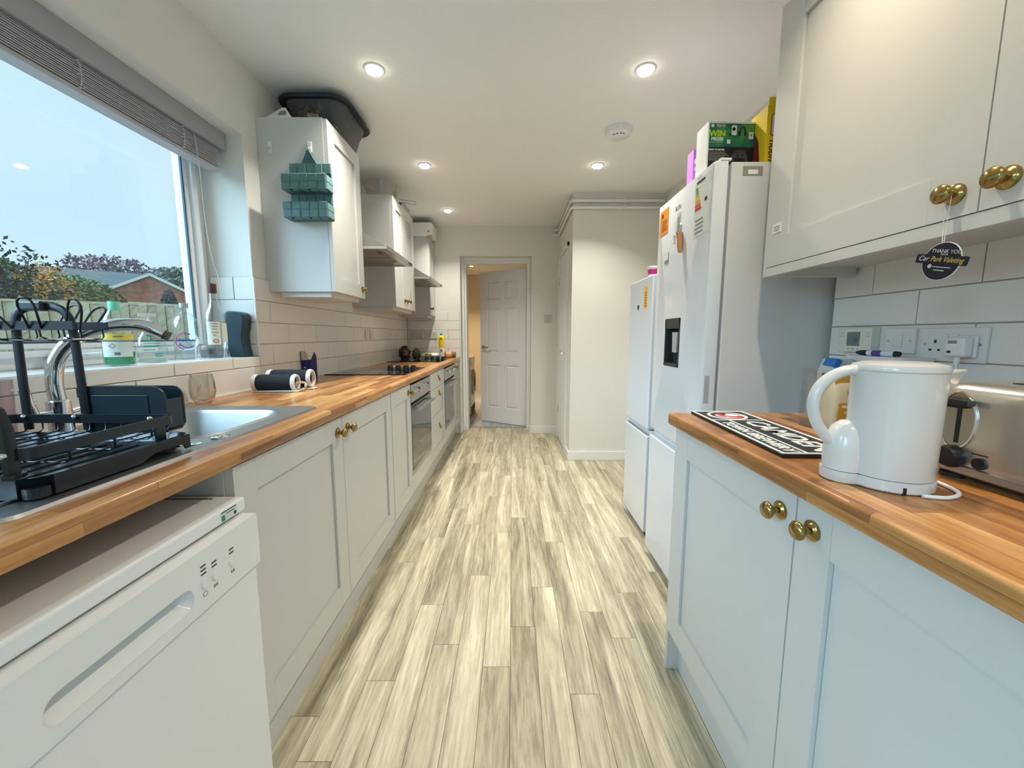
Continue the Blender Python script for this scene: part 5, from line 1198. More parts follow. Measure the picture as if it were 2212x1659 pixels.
# teal woven hanging pocket
TE1 = M('woven_teal', lin(100, 134, 134), 0.8, var=(120, 0.18)); TE2 = M('woven_teal_dark', lin(80, 112, 116), 0.8, var=(120, 0.18))
hb = thing('hanging_basket', 'teal woven two-pocket hanging organiser on the cabinet side', 'organiser', (-0.98, 2.0, 1.71))
MB().box(-1.078, -0.876, 2.013, 2.0185, 1.715, 1.985).build('back_board', TE2, hb, bev=0.002)
PC = {}
def piece(x0, x1, z0, z1, y, proud, side=False):
    w, h = round(x1 - x0, 4), round(z1 - z0, 4)
    key = (w, h, side)
    if key not in PC:
        a, b_, e = w / 2, h / 2, 0.003
        R = lambda i, d: [(-a + i, d, -b_ + i), (a - i, d, -b_ + i), (a - i, d, b_ - i), (-a + i, d, b_ - i)]
        mb = MB(); mb.loops([R(0, 0), R(0, -0.001), R(e, -0.003)])
        o = mb.build('woven_strip', TE1, hb, world=False); PC[key] = o.data
    else:
        o = bpy.data.objects.new('woven_strip', PC[key]); COL.objects.link(o); o.parent = hb
    off = WL[hb.name]
    o.location = Vector(((x0 + x1) / 2, y - proud, (z0 + z1) / 2)) - off
    if side: o.location = Vector((side, (x0 + x1) / 2, (z0 + z1) / 2)) - off; o.rotation_euler = (0, 0, PI / 2)
for i in range(5):
    x0 = -1.078 + i * 0.0404
    for z0, z1, b_ in ((1.935, 1.984, 0), (1.79, 1.84, 1)): piece(x0 + 0.001, x0 + 0.0394, z0, z1, 2.013, 0.0015 * ((i + b_) % 2))
for zb in (1.843, 1.717):
    MB().box(-1.082, -0.872, 1.945, 2.0125, zb, zb + 0.003).box(-1.082, -0.872, 1.943, 1.946, zb, zb + 0.070).box(-1.082, -1.079, 1.946, 2.0125, zb, zb + 0.066).box(-0.875, -0.872, 1.946, 2.0125, zb, zb + 0.066).build('pocket', TE2, hb)
    for r in range(2):
        for i in range(5):
            x0 = -1.082 + i * 0.042; piece(x0 + 0.0008, x0 + 0.0412, zb + r * 0.035, zb + r * 0.035 + 0.0345, 1.943, 0.0018 * ((i + r) % 2))
        for i in range(2): piece(1.946 + i * 0.033, 1.978 + i * 0.033, zb + r * 0.033, zb + r * 0.033 + 0.0325, 0, 0, side=-0.872)
    mb = MB()
    for i in range(5): mb.cbox((-1.06 + i * 0.042, 1.955, zb - 0.002), (0.03, 0.02, 0.004), Matrix.Rotation(0.15 * (-1) ** i, 3, 'Y'))
    mb.build('bottom_weave', TE1, hb)
MB().add([(-0.985, 2.010, 2.048), (-0.980, 2.010, 2.048), (-0.945, 2.013, 1.985), (-1.018, 2.013, 1.985), (-0.985, 2.013, 2.048), (-0.980, 2.013, 2.048), (-0.945, 2.0165, 1.985), (-1.018, 2.0165, 1.985)], [(0, 1, 2, 3), (7, 6, 5, 4), (0, 4, 5, 1), (1, 5, 6, 2), (2, 6, 7, 3), (3, 7, 4, 0)]).build('strap', TE2, hb)
MB().tube([(-0.983, 2.007, 2.050), (-0.965, 2.009, 2.02), (-0.945, 2.012, 1.984)], 0.004, 6, flat=(1, 0.4)).build('strap_edge', TE1, hb)
for x, l in ((-1.168, 'empty white adhesive hook on the cabinet side'), (-0.976, 'white adhesive hook holding the teal organiser')):
    h = thing('adhesive_hook', l, 'hook', (x, 2.0195, 2.04))
    MB().box(x - 0.010, x + 0.010, 2.0155, 2.0196, 2.035, 2.085).build('hook_plate', WHITE_PL, h, bev=0.002)
    MB().tube([(x - 0.004, 2.0155, 2.06), (x - 0.004, 2.008, 2.045), (x + 0.004, 2.008, 2.045), (x + 0.004, 2.0155, 2.06)], 0.002, 6).build('hook_wire', CHROME, h)

bo = thing('mixing_bowl', 'clear plastic bowl on the two-door wall cabinet', 'bowl', (-1.01, 3.20, 2.196))
MB().lathe([(0.0, 2.197), (0.085, 2.198), (0.100, 2.21), (0.132, 2.305), (0.137, 2.306), (0.129, 2.304), (0.097, 2.212), (0.0, 2.201)], (-1.01, 3.20, 0), 32).build('bowl', clear_pane('bowl_plastic', (0.95, 0.945, 0.92), 2.0), bo, smooth=50)
wr = thing('wire_rack', 'thin wire rack standing on the two-door wall cabinet', 'wire rack', (-0.97, 3.5, 2.196))
mb = MB()
for i in range(9): mb.tube([(-1.08, 3.38 + i * 0.03, 2.199), (-0.915, 3.38 + i * 0.03, 2.199), (-0.905, 3.38 + i * 0.03, 2.245)], 0.0022, 5)
mb.tube([(-0.905, 3.37, 2.245), (-0.905, 3.63, 2.245)], 0.003, 5).tube([(-1.08, 3.37, 2.2), (-1.08, 3.63, 2.2)], 0.003, 5).tube([(-0.93, 3.40, 2.25), (-0.82, 3.50, 2.262), (-0.82, 3.50, 2.285), (-0.93, 3.40, 2.27)], 0.0025, 5)
mb.build('wires', M('wire_grey', (0.33, 0.32, 0.30), 0.4, 0.8), wr)
MB().cbox((-0.94, 3.36, 2.216), (0.06, 0.05, 0.036), Matrix.Rotation(0.5, 3, 'Z')).build('clip', M('tub_grey'), wr, bev=0.004)
wb = thing('white_carton', 'white carton with open brown flap on the far wall cabinet', 'carton', (-1.0, 4.36, 2.196))
MB().box(-1.19, -0.835, 4.24, 4.50, 2.197, 2.325).build('carton_body', M('carton_white', (0.74, 0.73, 0.70), 0.55), wb, bev=0.012, seg=3)
MB().add([(-0.885, 4.245, 2.192), (-0.835, 4.245, 2.192), (-0.845, 4.30, 2.150), (-0.88, 4.30, 2.155), (-0.885, 4.248, 2.195), (-0.835, 4.248, 2.195), (-0.845, 4.303, 2.153), (-0.88, 4.303, 2.158)], [(3, 2, 1, 0), (4, 5, 6, 7), (0, 1, 5, 4), (1, 2, 6, 5), (2, 3, 7, 6), (3, 0, 4, 7)]).build('flap', M('card_brown', (0.42, 0.30, 0.16), 0.8), wb)
MB().box(-0.880, -0.862, 4.2385, 4.2399, 2.225, 2.242).build('print', PRINTG, wb)

# ------------------------------------------------------------------ on the fridges
xb = thing('games_box', 'green and black games promotion box on the tall fridge', 'box', (0.834, 1.645, 1.775), math.radians(2))
c0 = Vector((0.885, 1.64, 1.7752))
hx, hy, hz = 0.093, 0.045, 0.190
MB().box(-hx, hx, -hy, hy, 0, hz).build('carton', M('paper_white'), xb, world=False, bev=0.002)
XG = bpy.data.materials.new('xbox_green'); XG.use_nodes = True
N_, L__ = XG.node_tree.nodes, XG.node_tree.links
tc = N_.new('ShaderNodeTexCoord'); no = N_.new('ShaderNodeTexNoise'); no.inputs['Scale'].default_value = 14; rp = N_.new('ShaderNodeValToRGB')
rp.color_ramp.elements[0].position = 0.35; rp.color_ramp.elements[0].color = (0.01, 0.10, 0.10, 1); rp.color_ramp.elements[1].position = 0.62; rp.color_ramp.elements[1].color = (0.09, 0.34, 0.06, 1)
e = rp.color_ramp.elements.new(0.48); e.color = (0.02, 0.20, 0.08, 1)
L__.new(tc.outputs['Object'], no.inputs['Vector']); L__.new(no.outputs['Fac'], rp.inputs['Fac']); L__.new(rp.outputs['Color'], N_['Principled BSDF'].inputs['Base Color']); N_['Principled BSDF'].inputs['Roughness'].default_value = 0.4
yf = -hy - 0.0012
Zr = lambda z: 0.098 + (z - 0.080) * (0.82 if z > 0.080 else 0.72)
def art(x0, x1, z0, z1, d=0.0005): return MB().box(x0, x1, yf - d, yf, Zr(z0), Zr(z1))
MB().box(-hx + 0.004, hx - 0.001, yf, -hy, 0.098, hz - 0.008).build('green_print', XG, xb, world=False)
MB().box(-hx + 0.004, hx - 0.001, yf, -hy, 0.004, 0.098).build('black_print', M('print_black', (0.012, 0.012, 0.014), 0.4), xb, world=False)
PW = M('print_white', (0.80, 0.82, 0.80), 0.5); PY = M('print_lime', (0.62, 0.72, 0.02), 0.5)
T = lambda s, sz, m, x, z, **k: lettering(s, sz, m, xb, (x, yf - 0.0003, Zr(z)), (1, 0, 0), (0, 0, 1), ext=0.0003, world=False, **k)
T('XBOX', 0.0125, PW, -0.046, 0.172); T('WIN', 0.030, PY, -0.058, 0.138, sx=1.0, thick=0.0008); T('PRIZES', 0.0155, PW, -0.058, 0.114, sx=1.0, thick=0.0005); T('HOW TO ENTER', 0.0080, PW, -0.058, 0.066, thick=0.0003)
MB().lathe([(0.0060, 0), (0.0060, 0.0006), (0, 0.0006)], (-0.078, yf, Zr(0.172)), 16, '-y').build('logo_disc', PW, xb, world=False)
PGL = M('print_grey_light', (0.45, 0.46, 0.45), 0.5)
for i in range(6): art(-0.086, -0.01 - 0.008 * (i % 3), 0.014 + i * 0.0078, 0.016 + i * 0.0078).build('print_line', PGL, xb, world=False)
art(-0.086, -0.035, 0.100, 0.102).build('print_line', PGL, xb, world=False)
art(-0.004, 0.015, 0.132, 0.174, 0.0008).build('console_picture', PW, xb, world=False)
MB().lathe([(0.0065, 0), (0.0065, 0.0006), (0, 0.0006)], (0.004, yf - 0.0008, Zr(0.158)), 18, '-y').box(-0.012, -0.004, yf - 0.0016, yf - 0.0009, Zr(0.130), Zr(0.137)).build('console_vent', BLACK, xb, world=False)
MB().tube([(0.038 + 0.011 * math.cos(a * PI / 10), yf - 0.0008, Zr(0.150) + 0.014 * math.sin(a * PI / 10)) for a in range(11)], 0.0026, 6).box(0.023, 0.031, yf - 0.001, yf, Zr(0.130), Zr(0.150)).box(0.045, 0.053, yf - 0.001, yf, Zr(0.130), Zr(0.150)).build('headset_picture', BLACK, xb, world=False)
art(0.063, 0.081, 0.116, 0.146, 0.0008).box(-0.020, -0.007, yf - 0.0008, yf, Zr(0.095), Zr(0.112)).build('card_picture', PW, xb, world=False)
MB().lathe([(0.0042, 0), (0.0042, 0.0005), (0, 0.0005)], (0.072, yf - 0.0008, Zr(0.133)), 14, '-y').build('card_mark', PRINTG, xb, world=False)
pad = [(0.0, 0.008), (0.004, 0.035), (0.012, 0.052), (0.022, 0.055), (0.045, 0.055), (0.055, 0.052), (0.062, 0.035), (0.066, 0.008), (0.060, 0.006), (0.050, 0.022), (0.016, 0.022), (0.006, 0.006)]
MB().prism([(x - 0.002, z * 0.85 + 0.040) for x, z in pad], yf - 0.0012, yf - 0.0001, 'xz').build('controller_picture', M('print_charcoal', (0.06, 0.06, 0.065), 0.35), xb, world=False)
mb = MB()
for x, z in ((0.014, 0.044), (0.024, 0.034), (0.042, 0.036)): mb.lathe([(0.0042, 0), (0.0042, 0.0006), (0, 0.0006)], (x, yf - 0.0012, z * 0.85 + 0.040), 12, '-y')
mb.build('controller_sticks', BLACK, xb, world=False)

pp = thing('purple_box', 'purple and white snack box behind the games box', 'box', (0.915, 1.85, 1.775))
MB().box(0.790, 0.935, 1.825, 1.885, 1.7752, 1.965).build('carton', M('box_purple', (0.42, 0.16, 0.62), 0.45), pp, bev=0.001)
mb = MB().lathe([(0.013, 0), (0.013, 0.0008), (0, 0.0008)], (0.806, 1.825, 1.915), 16, '-y').lathe([(0.010, 0), (0.010, 0.0008), (0, 0.0008)], (0.818, 1.825, 1.945), 16, '-y').lathe([(0.008, 0), (0.008, 0.0008), (0, 0.0008)], (0.803, 1.825, 1.885), 16, '-y')
mb.box(0.808, 0.816, 1.8242, 1.825, 1.80, 1.845).build('print', PW, pp)
MB().cbox((0.813, 1.8243, 1.866), (0.030, 0.001, 0.012), Matrix.Rotation(0.6, 3, 'Y')).build('print_flash', M('print_maroon'), pp)

yb = thing('biscuit_box', 'yellow biscuit box with purple lettering beside the games box', 'box', (0.9960, 1.58, 1.775))
YEL = M('box_yellow', (0.82, 0.58, 0.012), 0.4)
MB().box(0.9220, 1.0660, 1.530, 1.632, 1.7752, 1.985).build('carton', YEL, yb, bev=0.001)
MB().box(0.9250, 1.0660, 1.5302, 1.532, 1.985, 2.012).build('lid_flap', YEL, yb)
PUR = M('print_plum', (0.06, 0.012, 0.05), 0.5)
lettering('hobnobs', 0.040, PUR, yb, (0.9440, 1.5293, 1.845), (0, 0, 1), (-1, 0, 0), align='RIGHT', shear=0.1) if False else lettering('hobnobs', 0.036, PUR, yb, (0.9460, 1.5293, 1.868), (0, 0, -1), (1, 0, 0), align='LEFT', shear=0.1)
MB().prism([(0.9380, 1.885), (0.9710, 1.875), (1.0460, 1.875), (1.0460, 1.962), (0.9560, 1.962), (0.9380, 1.95)], 1.5290, 1.5299, 'xz').build('logo_patch', M('print_white'), yb)
MB().tube([(0.9380, 1.5288, 1.885), (0.9380, 1.5288, 1.95), (0.9560, 1.5288, 1.962)], 0.002, 5).tube([(0.9380, 1.5288, 1.885), (0.9710, 1.5288, 1.872), (1.0460, 1.5288, 1.872)], 0.002, 5).build('logo_outline', M('print_maroon'), yb)
lettering("McVitie's", 0.028, PUR, yb, (0.9600, 1.5286, 1.960), (0, 0, -1), (1, 0, 0), align='LEFT', thick=0.0005)
MB().prism([(1.560, 1.80), (1.600, 1.80), (1.628, 1.84), (1.628, 1.92), (1.605, 1.93), (1.575, 1.88)], 0.9212, 0.9219, 'yz').build('biscuit_picture', M('print_biscuit', (0.16, 0.03, 0.02), 0.5, var=(60, 0.6)), yb)
MB().lathe([(0.008, 0), (0.008, 0.0008), (0, 0.0008)], (0.9218, 1.585, 1.785), 14, '-x').build('print_dot', M('print_biscuit'), yb)

for x, y, l, s in ((0.800, 2.29, 'small white pot with magenta label at the edge of the shorter fridge', 1.0), (0.865, 2.40, 'small white pot with dark label farther back on the shorter fridge', 1.15)):
    p = thing('yogurt_pot', l, 'pot', (x, y, 1.485), group='pots on the shorter fridge')
    MB().lathe([(0.0, 1.4845), (0.026 * s, 1.485), (0.033 * s, 1.485 + 0.055 * s), (0.036 * s, 1.485 + 0.057 * s), (0.036 * s, 1.485 + 0.062 * s), (0, 1.485 + 0.062 * s)], (x, y, 0), 20).build('pot', M('pot_white', (0.80, 0.76, 0.76), 0.35), p, smooth=35)
    MB().lathe([(0.0285 * s, 1.49 + 0.012 * s), (0.0325 * s, 1.49 + 0.040 * s)], (x, y, 0), 20).build('label', M('label_magenta', (0.42, 0.01, 0.16), 0.4) if s == 1.0 else BLACK, p, smooth=35)

# ------------------------------------------------------------------ air freshener tag on the cabinet knob
tg = thing('air_freshener_tag', 'round navy air freshener tag hanging from the cabinet knob', 'tag', (0.832, 0.785, 1.30))
TX = 0.832; NV = M('tag_navy', (0.004, 0.005, 0.016), 0.35)
cy, cz, rr = 0.787, 1.303, 0.0345
def disc(r, x0, x1, nm, mat): MB().lathe([(r, 0), (r, x1 - x0), (0, x1 - x0), (0, 0)][0:3] , (x1, cy, cz), 40, '-x').build(nm, mat, tg)
MB().cyl((TX + 0.0012, cy, cz), (TX - 0.0004, cy, cz), rr + 0.0012, n=40).build('tag_edge', M('paper_white'), tg)
MB().cyl((TX + 0.001, cy, cz), (TX - 0.0010, cy, cz), rr, n=40).build('tag_disc', NV, tg)
ct, st_ = math.cos(math.radians(-14)), math.sin(math.radians(-14))
rt = Vector((0, -ct, st_)); upv = Vector((0, st_, ct)); upv = Vector((0, -st_ * -1, ct)) if False else Vector((0, st_ * 1.0, ct))
upv = Vector((-1, 0, 0)).cross(rt)          # right x up must point to -x
pl_ = [Vector((0, cy, cz)) + rt * u * 0.049 + upv * (v * 0.0085 + 0.003) for u, v in ((-1, -0.7), (-0.97, -1), (0.97, -1), (1, -0.7), (1, 0.7), (0.97, 1), (-0.97, 1), (-1, 0.7))]
MB().prism([(p.y, p.z) for p in pl_], TX - 0.0024, TX - 0.0011, 'yz').build('tag_banner', NV, tg)
W_ = M('print_white'); GO = M('print_gold', (0.55, 0.42, 0.06), 0.5)
at = lambda u, v, d=0.0012: Vector((TX - d, cy, cz)) + rt * u + upv * v
lettering('THANK YOU', 0.0095, M('print_silver', (0.55, 0.57, 0.58), 0.5), tg, at(0.004, 0.0185), rt, upv, ext=0.0001)
lettering('FROM', 0.0050, M('print_silver'), tg, at(0.002, 0.0128), rt, upv, ext=0.0001)
lettering('Car', 0.0135, M('print_silver'), tg, at(-0.034, 0.0035, 0.0026), rt, upv, ext=0.0001, shear=0.3)
lettering('Park Valeting', 0.0135, GO, tg, at(0.011, 0.0035, 0.0026), rt, upv, ext=0.0001, shear=0.3, sx=0.85)
MB().prism([(p.y, p.z) for p in [at(-0.018 + 0.004 * math.cos(a * PI / 6), -0.010 + 0.004 * math.sin(a * PI / 6)) for a in range(12)]], TX - 0.0014, TX - 0.001, 'yz').build('tag_icon', M('print_silver'), tg)
for v, u0, u1 in ((-0.0105, -0.012, 0.022), (-0.0165, -0.008, 0.012)):
    p = [at(u0, v - 0.0007), at(u1, v - 0.0007), at(u1, v + 0.0007), at(u0, v + 0.0007)]; MB().prism([(q_.y, q_.z) for q_ in p], TX - 0.0014, TX - 0.001, 'yz').build('small_print', M('print_silver'), tg)
for a, b_ in ((0.806, 0.789), (0.796, 0.786)): MB().tube([(0.845, a, 1.427), (0.838, (a + b_) / 2, 1.38), (TX - 0.0005, b_, cz + rr - 0.003)], 0.0007, 5).build('string', M('string_white', (0.72, 0.72, 0.70), 0.7), tg)

# ------------------------------------------------------------------ bar mat
bm2 = thing('bar_mat', 'black rubber bar mat with white CAMDEN lettering', 'bar mat', (0.648, 1.018, 0.908), math.radians(-2.5))
MW, ML, TH = 0.080, 0.232, 0.009
RUB = M('rubber_black', (0.012, 0.012, 0.012), 0.6, bump=(400, 0.2)); RW = M('rubber_white', (0.80, 0.79, 0.74), 0.6)
MB().box(-MW, MW, -ML, ML, 0.0004, TH).build('mat_body', RUB, bm2, world=False, bev=0.001)
mb = MB()
e = 0.007
mb.box(-MW + 0.001, -MW + e, -ML + 0.001, ML - 0.001, TH, TH + 0.0018).box(MW - e, MW - 0.001, -ML + 0.001, ML - 0.001, TH, TH + 0.0018).box(-MW + e, MW - e, -ML + 0.001, -ML + e, TH, TH + 0.0018).box(-MW + e, MW - e, ML - e, ML - 0.001, TH, TH + 0.0018)
yl = ML - 0.135
mb.box(-MW + e, MW - e, yl, yl + 0.004, TH, TH + 0.0018).box(-0.028, -0.024, -ML + e, yl, TH, TH + 0.0018)
mb.build('white_border', RW, bm2, world=False)
lettering('CAMDEN', 0.074, RW, bm2, (0.026, -0.066, TH + 0.0004), (0, -1, 0), (1, 0, 0), ext=0.001, world=False, shear=0.15, thick=0.0008, sx=0.96)
lettering('TOWN BREWERY', 0.036, RW, bm2, (-0.050, -0.072, TH + 0.0004), (0, -1, 0), (1, 0, 0), ext=0.001, world=False, shear=0.15, thick=0.0008, sx=1.0)
yc = (ML - e + yl + 0.004) / 2
ell = lambda a, b_, z0, z1, nm, mt, ox=0, oy=0: MB().prism([(ox + a * math.cos(t * PI / 16), yc + oy + b_ * math.sin(t * PI / 16)) for t in range(32)], z0, z1).build(nm, mt, bm2, world=False)
ell(0.055, 0.056, TH, TH + 0.0010, 'emblem_disc', RW); ell(0.046, 0.048, TH + 0.001, TH + 0.0013, 'emblem_inner', RUB); ell(0.040, 0.034, TH + 0.0013, TH + 0.0016, 'emblem_field', RW, 0.004, -0.006)
ell(0.026, 0.020, TH + 0.0016, TH + 0.0019, 'emblem_red', M('rubber_red', (0.60, 0.02, 0.02), 0.6), 0.014, -0.016); ell(0.010, 0.024, TH + 0.0016, TH + 0.0020, 'emblem_red', M('rubber_red'), -0.018, 0.0)
ell(0.016, 0.010, TH + 0.0019, TH + 0.0022, 'emblem_stroke', RW, 0.012, -0.006); ell(0.018, 0.016, TH + 0.0016, TH + 0.0019, 'emblem_dark', RUB, -0.012, 0.020)

# ------------------------------------------------------------------ kettle
kt = thing('kettle', 'white plastic jug kettle on the short worktop', 'kettle', (0.650, 0.652, 0.908))
KW = M('kettle_white', (0.68, 0.67, 0.65), 0.2, coat=0.3)
K0 = Vector((0.641, 0.652, 0)); K1 = Vector((0.588, 0.674, 0))
MB().lathe([(0.0, 0.929), (0.0580, 0.929), (0.0590, 0.935), (0.0595, 1.02), (0.0600, 1.095), (0.0600, 1.102), (0.058, 1.104)], K0, 40).build('jug', KW, kt, smooth=40)
MB().lathe([(0.0610, 1.103), (0.0615, 1.107), (0.059, 1.113), (0.045, 1.117), (0.0, 1.118)], K0, 40).build('lid', KW, kt, smooth=40)
MB().lathe([(0.0, 0.929), (0.033, 0.929), (0.0335, 0.96), (0.031, 0.985), (0.024, 1.003), (0.012, 1.013), (0.0, 1.015)], K1, 28).build('switch_housing', KW, kt, smooth=50)
MB().lathe([(0.0, 0.9095), (0.058, 0.9095), (0.0605, 0.912), (0.0605, 0.928), (0.0, 0.928)], K0, 40).lathe([(0.0, 0.9095), (0.034, 0.9095), (0.0355, 0.912), (0.0355, 0.928), (0.0, 0.928)], K1, 28).build('power_base', KW, kt, smooth=40)
MB().tube(curve_pts([(0.612, 0.662, 1.102), (0.570, 0.672, 1.100), (0.541, 0.681, 1.078), (0.530, 0.684, 1.045), (0.537, 0.683, 1.010), (0.556, 0.680, 0.982), (0.578, 0.676, 0.965)], 5), 0.0115, 12, flat=(1.05, 0.8)).build('handle', KW, kt, smooth=60)
MB().loops([[(0.680, 0.692, 1.103), (0.738, 0.634, 1.106), (0.672, 0.604, 1.103)], [(0.688, 0.672, 1.045), (0.701, 0.644, 1.035), (0.688, 0.622, 1.045)]]).build('spout', KW, kt, bev=0.003)
MB().box(0.617, 0.621, 0.5945, 0.604, 0.9096, 0.921).build('cord_slot', BLACK, kt)
MB().tube(curve_pts([(0.640, 0.588, 0.9115), (0.672, 0.581, 0.9115), (0.708, 0.598, 0.9115), (0.724, 0.635, 0.9115), (0.730, 0.69, 0.9115), (0.76, 0.76, 0.9115), (0.86, 0.86, 0.9115), (1.02, 0.93, 0.9115)], 5), 0.0032, 8).build('cord', WHITE_PL, kt, smooth=50)

# ------------------------------------------------------------------ toaster
ts = thing('toaster', 'brushed steel toaster with black lever and dial', 'toaster', (0.93, 0.585, 0.908))
TS = M('toaster_steel', (0.62, 0.59, 0.52), 0.26, 0.85, bump=(300, 0.02))
tx0, tx1, ty0, ty1 = 0.775, 1.075, 0.435, 0.728
q = lambda e, r, z: [(x, y, z) for x, y in rrect(tx0 + e, tx1 - e, ty0 + e, ty1 - e, r, 6)]
MB().loops([q(0.002, 0.045, 0.936), q(0.0, 0.045, 0.95), q(0.0, 0.045, 1.05), q(0.004, 0.043, 1.066), q(0.014, 0.038, 1.077), q(0.03, 0.03, 1.080)]).build('shell', TS, ts, smooth=40)
MB().loops([q(0.004, 0.042, 0.920), q(-0.002, 0.046, 0.924), q(-0.002, 0.046, 0.936), q(0.004, 0.042, 0.938)]).build('base_band', STEEL, ts, smooth=40)
MB().loops([q(0.012, 0.04, 0.915), q(0.008, 0.04, 0.920)]).build('underside', BLACK, ts)
for x in (0.80, 1.05):
    for y in (0.47, 0.69): MB().cyl((x, y, 0.9085), (x, y, 0.916), 0.018, n=14).build('foot', BLACK, ts)
for y in (0.53, 0.635): MB().box(0.835, 1.04, y - 0.017, y + 0.017, 1.0802, 1.0815).build('bread_slot', BLACK, ts)
ly = 0.672
MB().prism([(ly + 0.027 * math.cos(t * PI / 12), 1.014 + 0.048 * math.sin(t * PI / 12)) for t in range(24)], tx0 - 0.0015, tx0 + 0.001, 'yz').build('lever_recess', M('recess_steel', (0.40, 0.37, 0.31), 0.22, 0.9), ts)
MB().tube([(tx0 - 0.0012, ly + 0.028 * math.cos(t * PI / 12), 1.014 + 0.049 * math.sin(t * PI / 12)) for t in range(24)], 0.0018, 6, closed=True).build('recess_rim', CHROME, ts, smooth=60)
MB().box(tx0 - 0.0022, tx0 - 0.0014, ly - 0.006, ly + 0.001, 0.975, 1.052).build('lever_slot', BLACK, ts)
MB().box(tx0 - 0.020, tx0 - 0.0024, ly - 0.026, ly + 0.026, 1.042, 1.052).box(tx0 - 0.012, tx0 - 0.0024, ly - 0.012, ly + 0.012, 1.036, 1.042).build('lever', BLACK, ts, bev=0.002)
MB().lathe([(0.020, 0), (0.020, 0.006), (0.016, 0.016), (0, 0.017)], (tx0, 0.672, 0.950), 24, '-x').build('dial', BLACK, ts, smooth=40)
MB().lathe([(0.010, 0), (0.010, 0.003), (0, 0.004)], (tx0, 0.632, 0.948), 20, '-x').build('button', BLACK, ts, smooth=40)
MB().box(tx0 - 0.0006, tx0, 0.622, 0.645, 0.962, 0.964).build('print', BLACK, ts)

# ------------------------------------------------------------------ behind the kettle
cb = thing('clear_canister', 'clear plastic canister behind the kettle handle', 'canister', (0.88, 1.055, 0.908))
q = lambda e, z: [(x, y, z) for x, y in rrect(0.815 + e, 0.965 - e, 0.985 + e, 1.115 - e, 0.015, 4)]
MB().loops([q(0, 0.9085), q(0, 1.070), q(0.0025, 1.070), q(0.0025, 0.914)], cap0=True, cap1=True).build('canister_body', clear_pane('canister_clear', (0.975, 0.975, 0.97), 1.2), cb, smooth=40)
MB().box(0.800, 0.835, 0.970, 0.984, 0.9085, 0.9185).build('canister_foot', M('cloudy_plastic', (0.70, 0.68, 0.64), 0.3), cb, bev=0.004)
cf = thing('coffee_pouch', 'cream coffee pouch with orange label inside the clear canister', 'pouch', (0.89, 1.05, 0.9145))
MB().loops([[(x, y, 0.9148) for x, y in rrect(0.842, 0.940, 1.018, 1.085, 0.012, 4)], [(x, y, 1.0) for x, y in rrect(0.838, 0.944, 1.012, 1.090, 0.02, 4)], [(x, y, 1.055) for x, y in rrect(0.846, 0.936, 1.030, 1.07, 0.012, 4)], [(x, y, 1.066) for x, y in rrect(0.85, 0.932, 1.045, 1.055, 0.004, 4)]]).build('pouch_body', M('pouch_cream', (0.66, 0.58, 0.40), 0.5), cf, smooth=50)
MB().box(0.850, 0.936, 1.0095, 1.0115, 0.945, 0.985).build('orange_label', M('label_amber', (0.72, 0.34, 0.03), 0.5), cf)
lettering('VANILLA', 0.013, PW, cf, (0.893, 1.0090, 0.976), (1, 0, 0), (0, 0, 1), ext=0.0002) if False else MB().box(0.858, 0.905, 1.0088, 1.0094, 0.972, 0.979).box(0.866, 0.89, 1.0088, 1.0094, 0.958, 0.962).build('label_print', PW, cf)
MB().lathe([(0.022, 0), (0.022, 0.001), (0, 0.001)], (0.893, 1.0115, 1.012), 24, '-y').build('brown_disc', M('disc_brown', (0.035, 0.012, 0.012), 0.5), cf)
lettering('N', 0.016, PW, cf, (0.884, 1.0100, 1.016), (1, 0, 0), (0, 0, 1), ext=0.0002)
MB().box(0.848, 0.885, 1.024, 1.030, 1.035, 1.058).build('gold_patch', M('label_amber'), cf); MB().box(0.838, 0.848, 1.035, 1.062, 1.032, 1.060).build('clip', BLACK, cf, bev=0.002)

sj = thing('storage_jar', 'white plastic storage box with tray lid under the wall switch', 'storage box', (1.105, 1.16, 0.908))
MB().loops([[(x, y, 0.9085) for x, y in rrect(1.058, 1.150, 1.080, 1.235, 0.012, 4)], [(x, y, 1.082) for x, y in rrect(1.053, 1.154, 1.075, 1.240, 0.014, 4)]]).build('box_body', M('box_pale', (0.55, 0.54, 0.50), 0.45), sj, smooth=40)
MB().loops([[(x, y, 1.083) for x, y in rrect(1.048, 1.158, 1.070, 1.245, 0.02, 5)], [(x, y, 1.100) for x, y in rrect(1.044, 1.160, 1.066, 1.249, 0.022, 5)]]).build('lid', WHITE_PL, sj, smooth=40)
mk = thing('marker_pen', 'white marker pen with black cap on the storage box lid', 'pen', (1.075, 1.16, 1.101))
a_, b_ = Vector((1.070, 1.225, 1.1085)), Vector((1.078, 1.098, 1.1085)); dd_ = (b_ - a_).normalized()
MB().cyl(a_ + dd_ * 0.036, b_ - dd_ * 0.012, 0.0082, n=16).build('barrel', M('pen_white', (0.76, 0.76, 0.82), 0.35), mk, smooth=40)
MB().cyl(a_, a_ + dd_ * 0.012, 0.0045, 0.006, n=14).cyl(a_ + dd_ * 0.012, a_ + dd_ * 0.036, 0.0075, 0.0084, n=16).build('cap', BLACK, mk, smooth=40)
MB().cyl(b_ - dd_ * 0.012, b_, 0.0083, 0.007, n=16).build('end_plug', BLACK, mk, smooth=40)
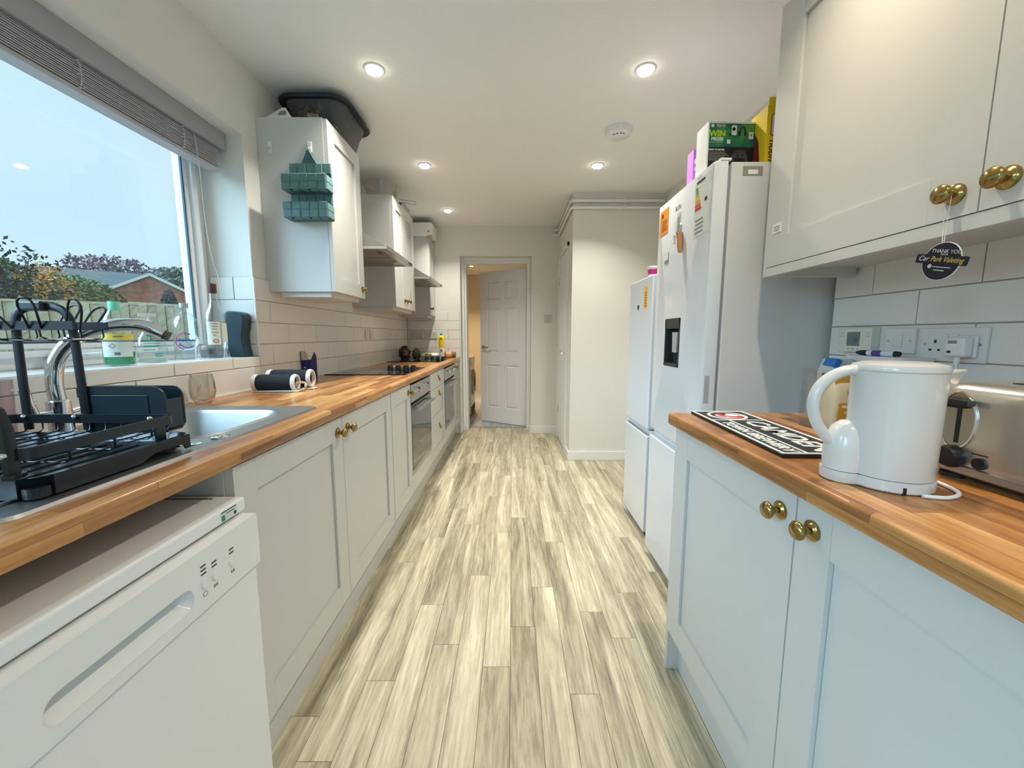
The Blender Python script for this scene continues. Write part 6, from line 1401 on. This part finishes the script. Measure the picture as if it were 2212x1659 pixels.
MB().cyl(a_ + dd_ * 0.052, a_ + dd_ * 0.080, 0.00835, n=16, caps=False).build('print', M('print_violet', (0.12, 0.06, 0.30), 0.5), mk, smooth=40)
bp_ = thing('blue_packet', 'blue and clear food packet behind the kettle', 'packet', (1.005, 1.205, 0.908))
MB().loops([[(x, y, 0.9085) for x, y in rrect(0.962, 1.042, 1.170, 1.245, 0.012, 4)], [(x, y, 1.05) for x, y in rrect(0.960, 1.042, 1.175, 1.245, 0.015, 4)], [(x, y, 1.088) for x, y in rrect(0.975, 1.04, 1.195, 1.240, 0.01, 4)]]).build('packet_body', M('packet_pale', (0.60, 0.62, 0.62), 0.35), bp_, smooth=40)
MB().cbox((0.972, 1.195, 1.078), (0.016, 0.045, 0.024), Matrix.Rotation(0.5, 3, 'Y')).build('blue_corner', M('packet_blue', (0.01, 0.16, 0.50), 0.35), bp_)

# ------------------------------------------------------------------ hall: washing machine
wm = thing('washing_machine', 'white washing machine glimpsed in the hall through the doorway', 'washing machine', (-0.9, 5.90, 0))
MB().box(-1.2, -0.600, 5.62, 6.20, 0.02, 0.85).build('body', APPL, wm, bev=0.005)
MB().box(-0.60, -0.594, 5.625, 6.195, 0.735, 0.845).build('control_panel', APPL, wm)
MB().lathe([(0.19, 0), (0.19, 0.02), (0.15, 0.035), (0.14, 0.02), (0.0, 0.02)], (-0.60, 5.91, 0.47), 36, 'x').build('door_ring', M('ring_grey', (0.45, 0.46, 0.47), 0.3, 0.4), wm, smooth=40)
MB().lathe([(0.14, 0.0205), (0.10, 0.04), (0.0, 0.045)], (-0.60, 5.91, 0.47), 32, 'x').build('door_glass', BLACKG, wm, smooth=50)
MB().box(-0.6, -0.597, 5.63, 6.19, 0.02, 0.12).build('kick_plate', DARK, wm)
crumple('laundry_bundle', 'dark bundle of laundry on the washing machine in the hall', 'laundry', (-0.78, 5.78, 0.851), (0.13, 0.12, 0.22), M('laundry_dark', (0.10, 0.06, 0.055), 0.9, var=(18, 0.9)), 12)
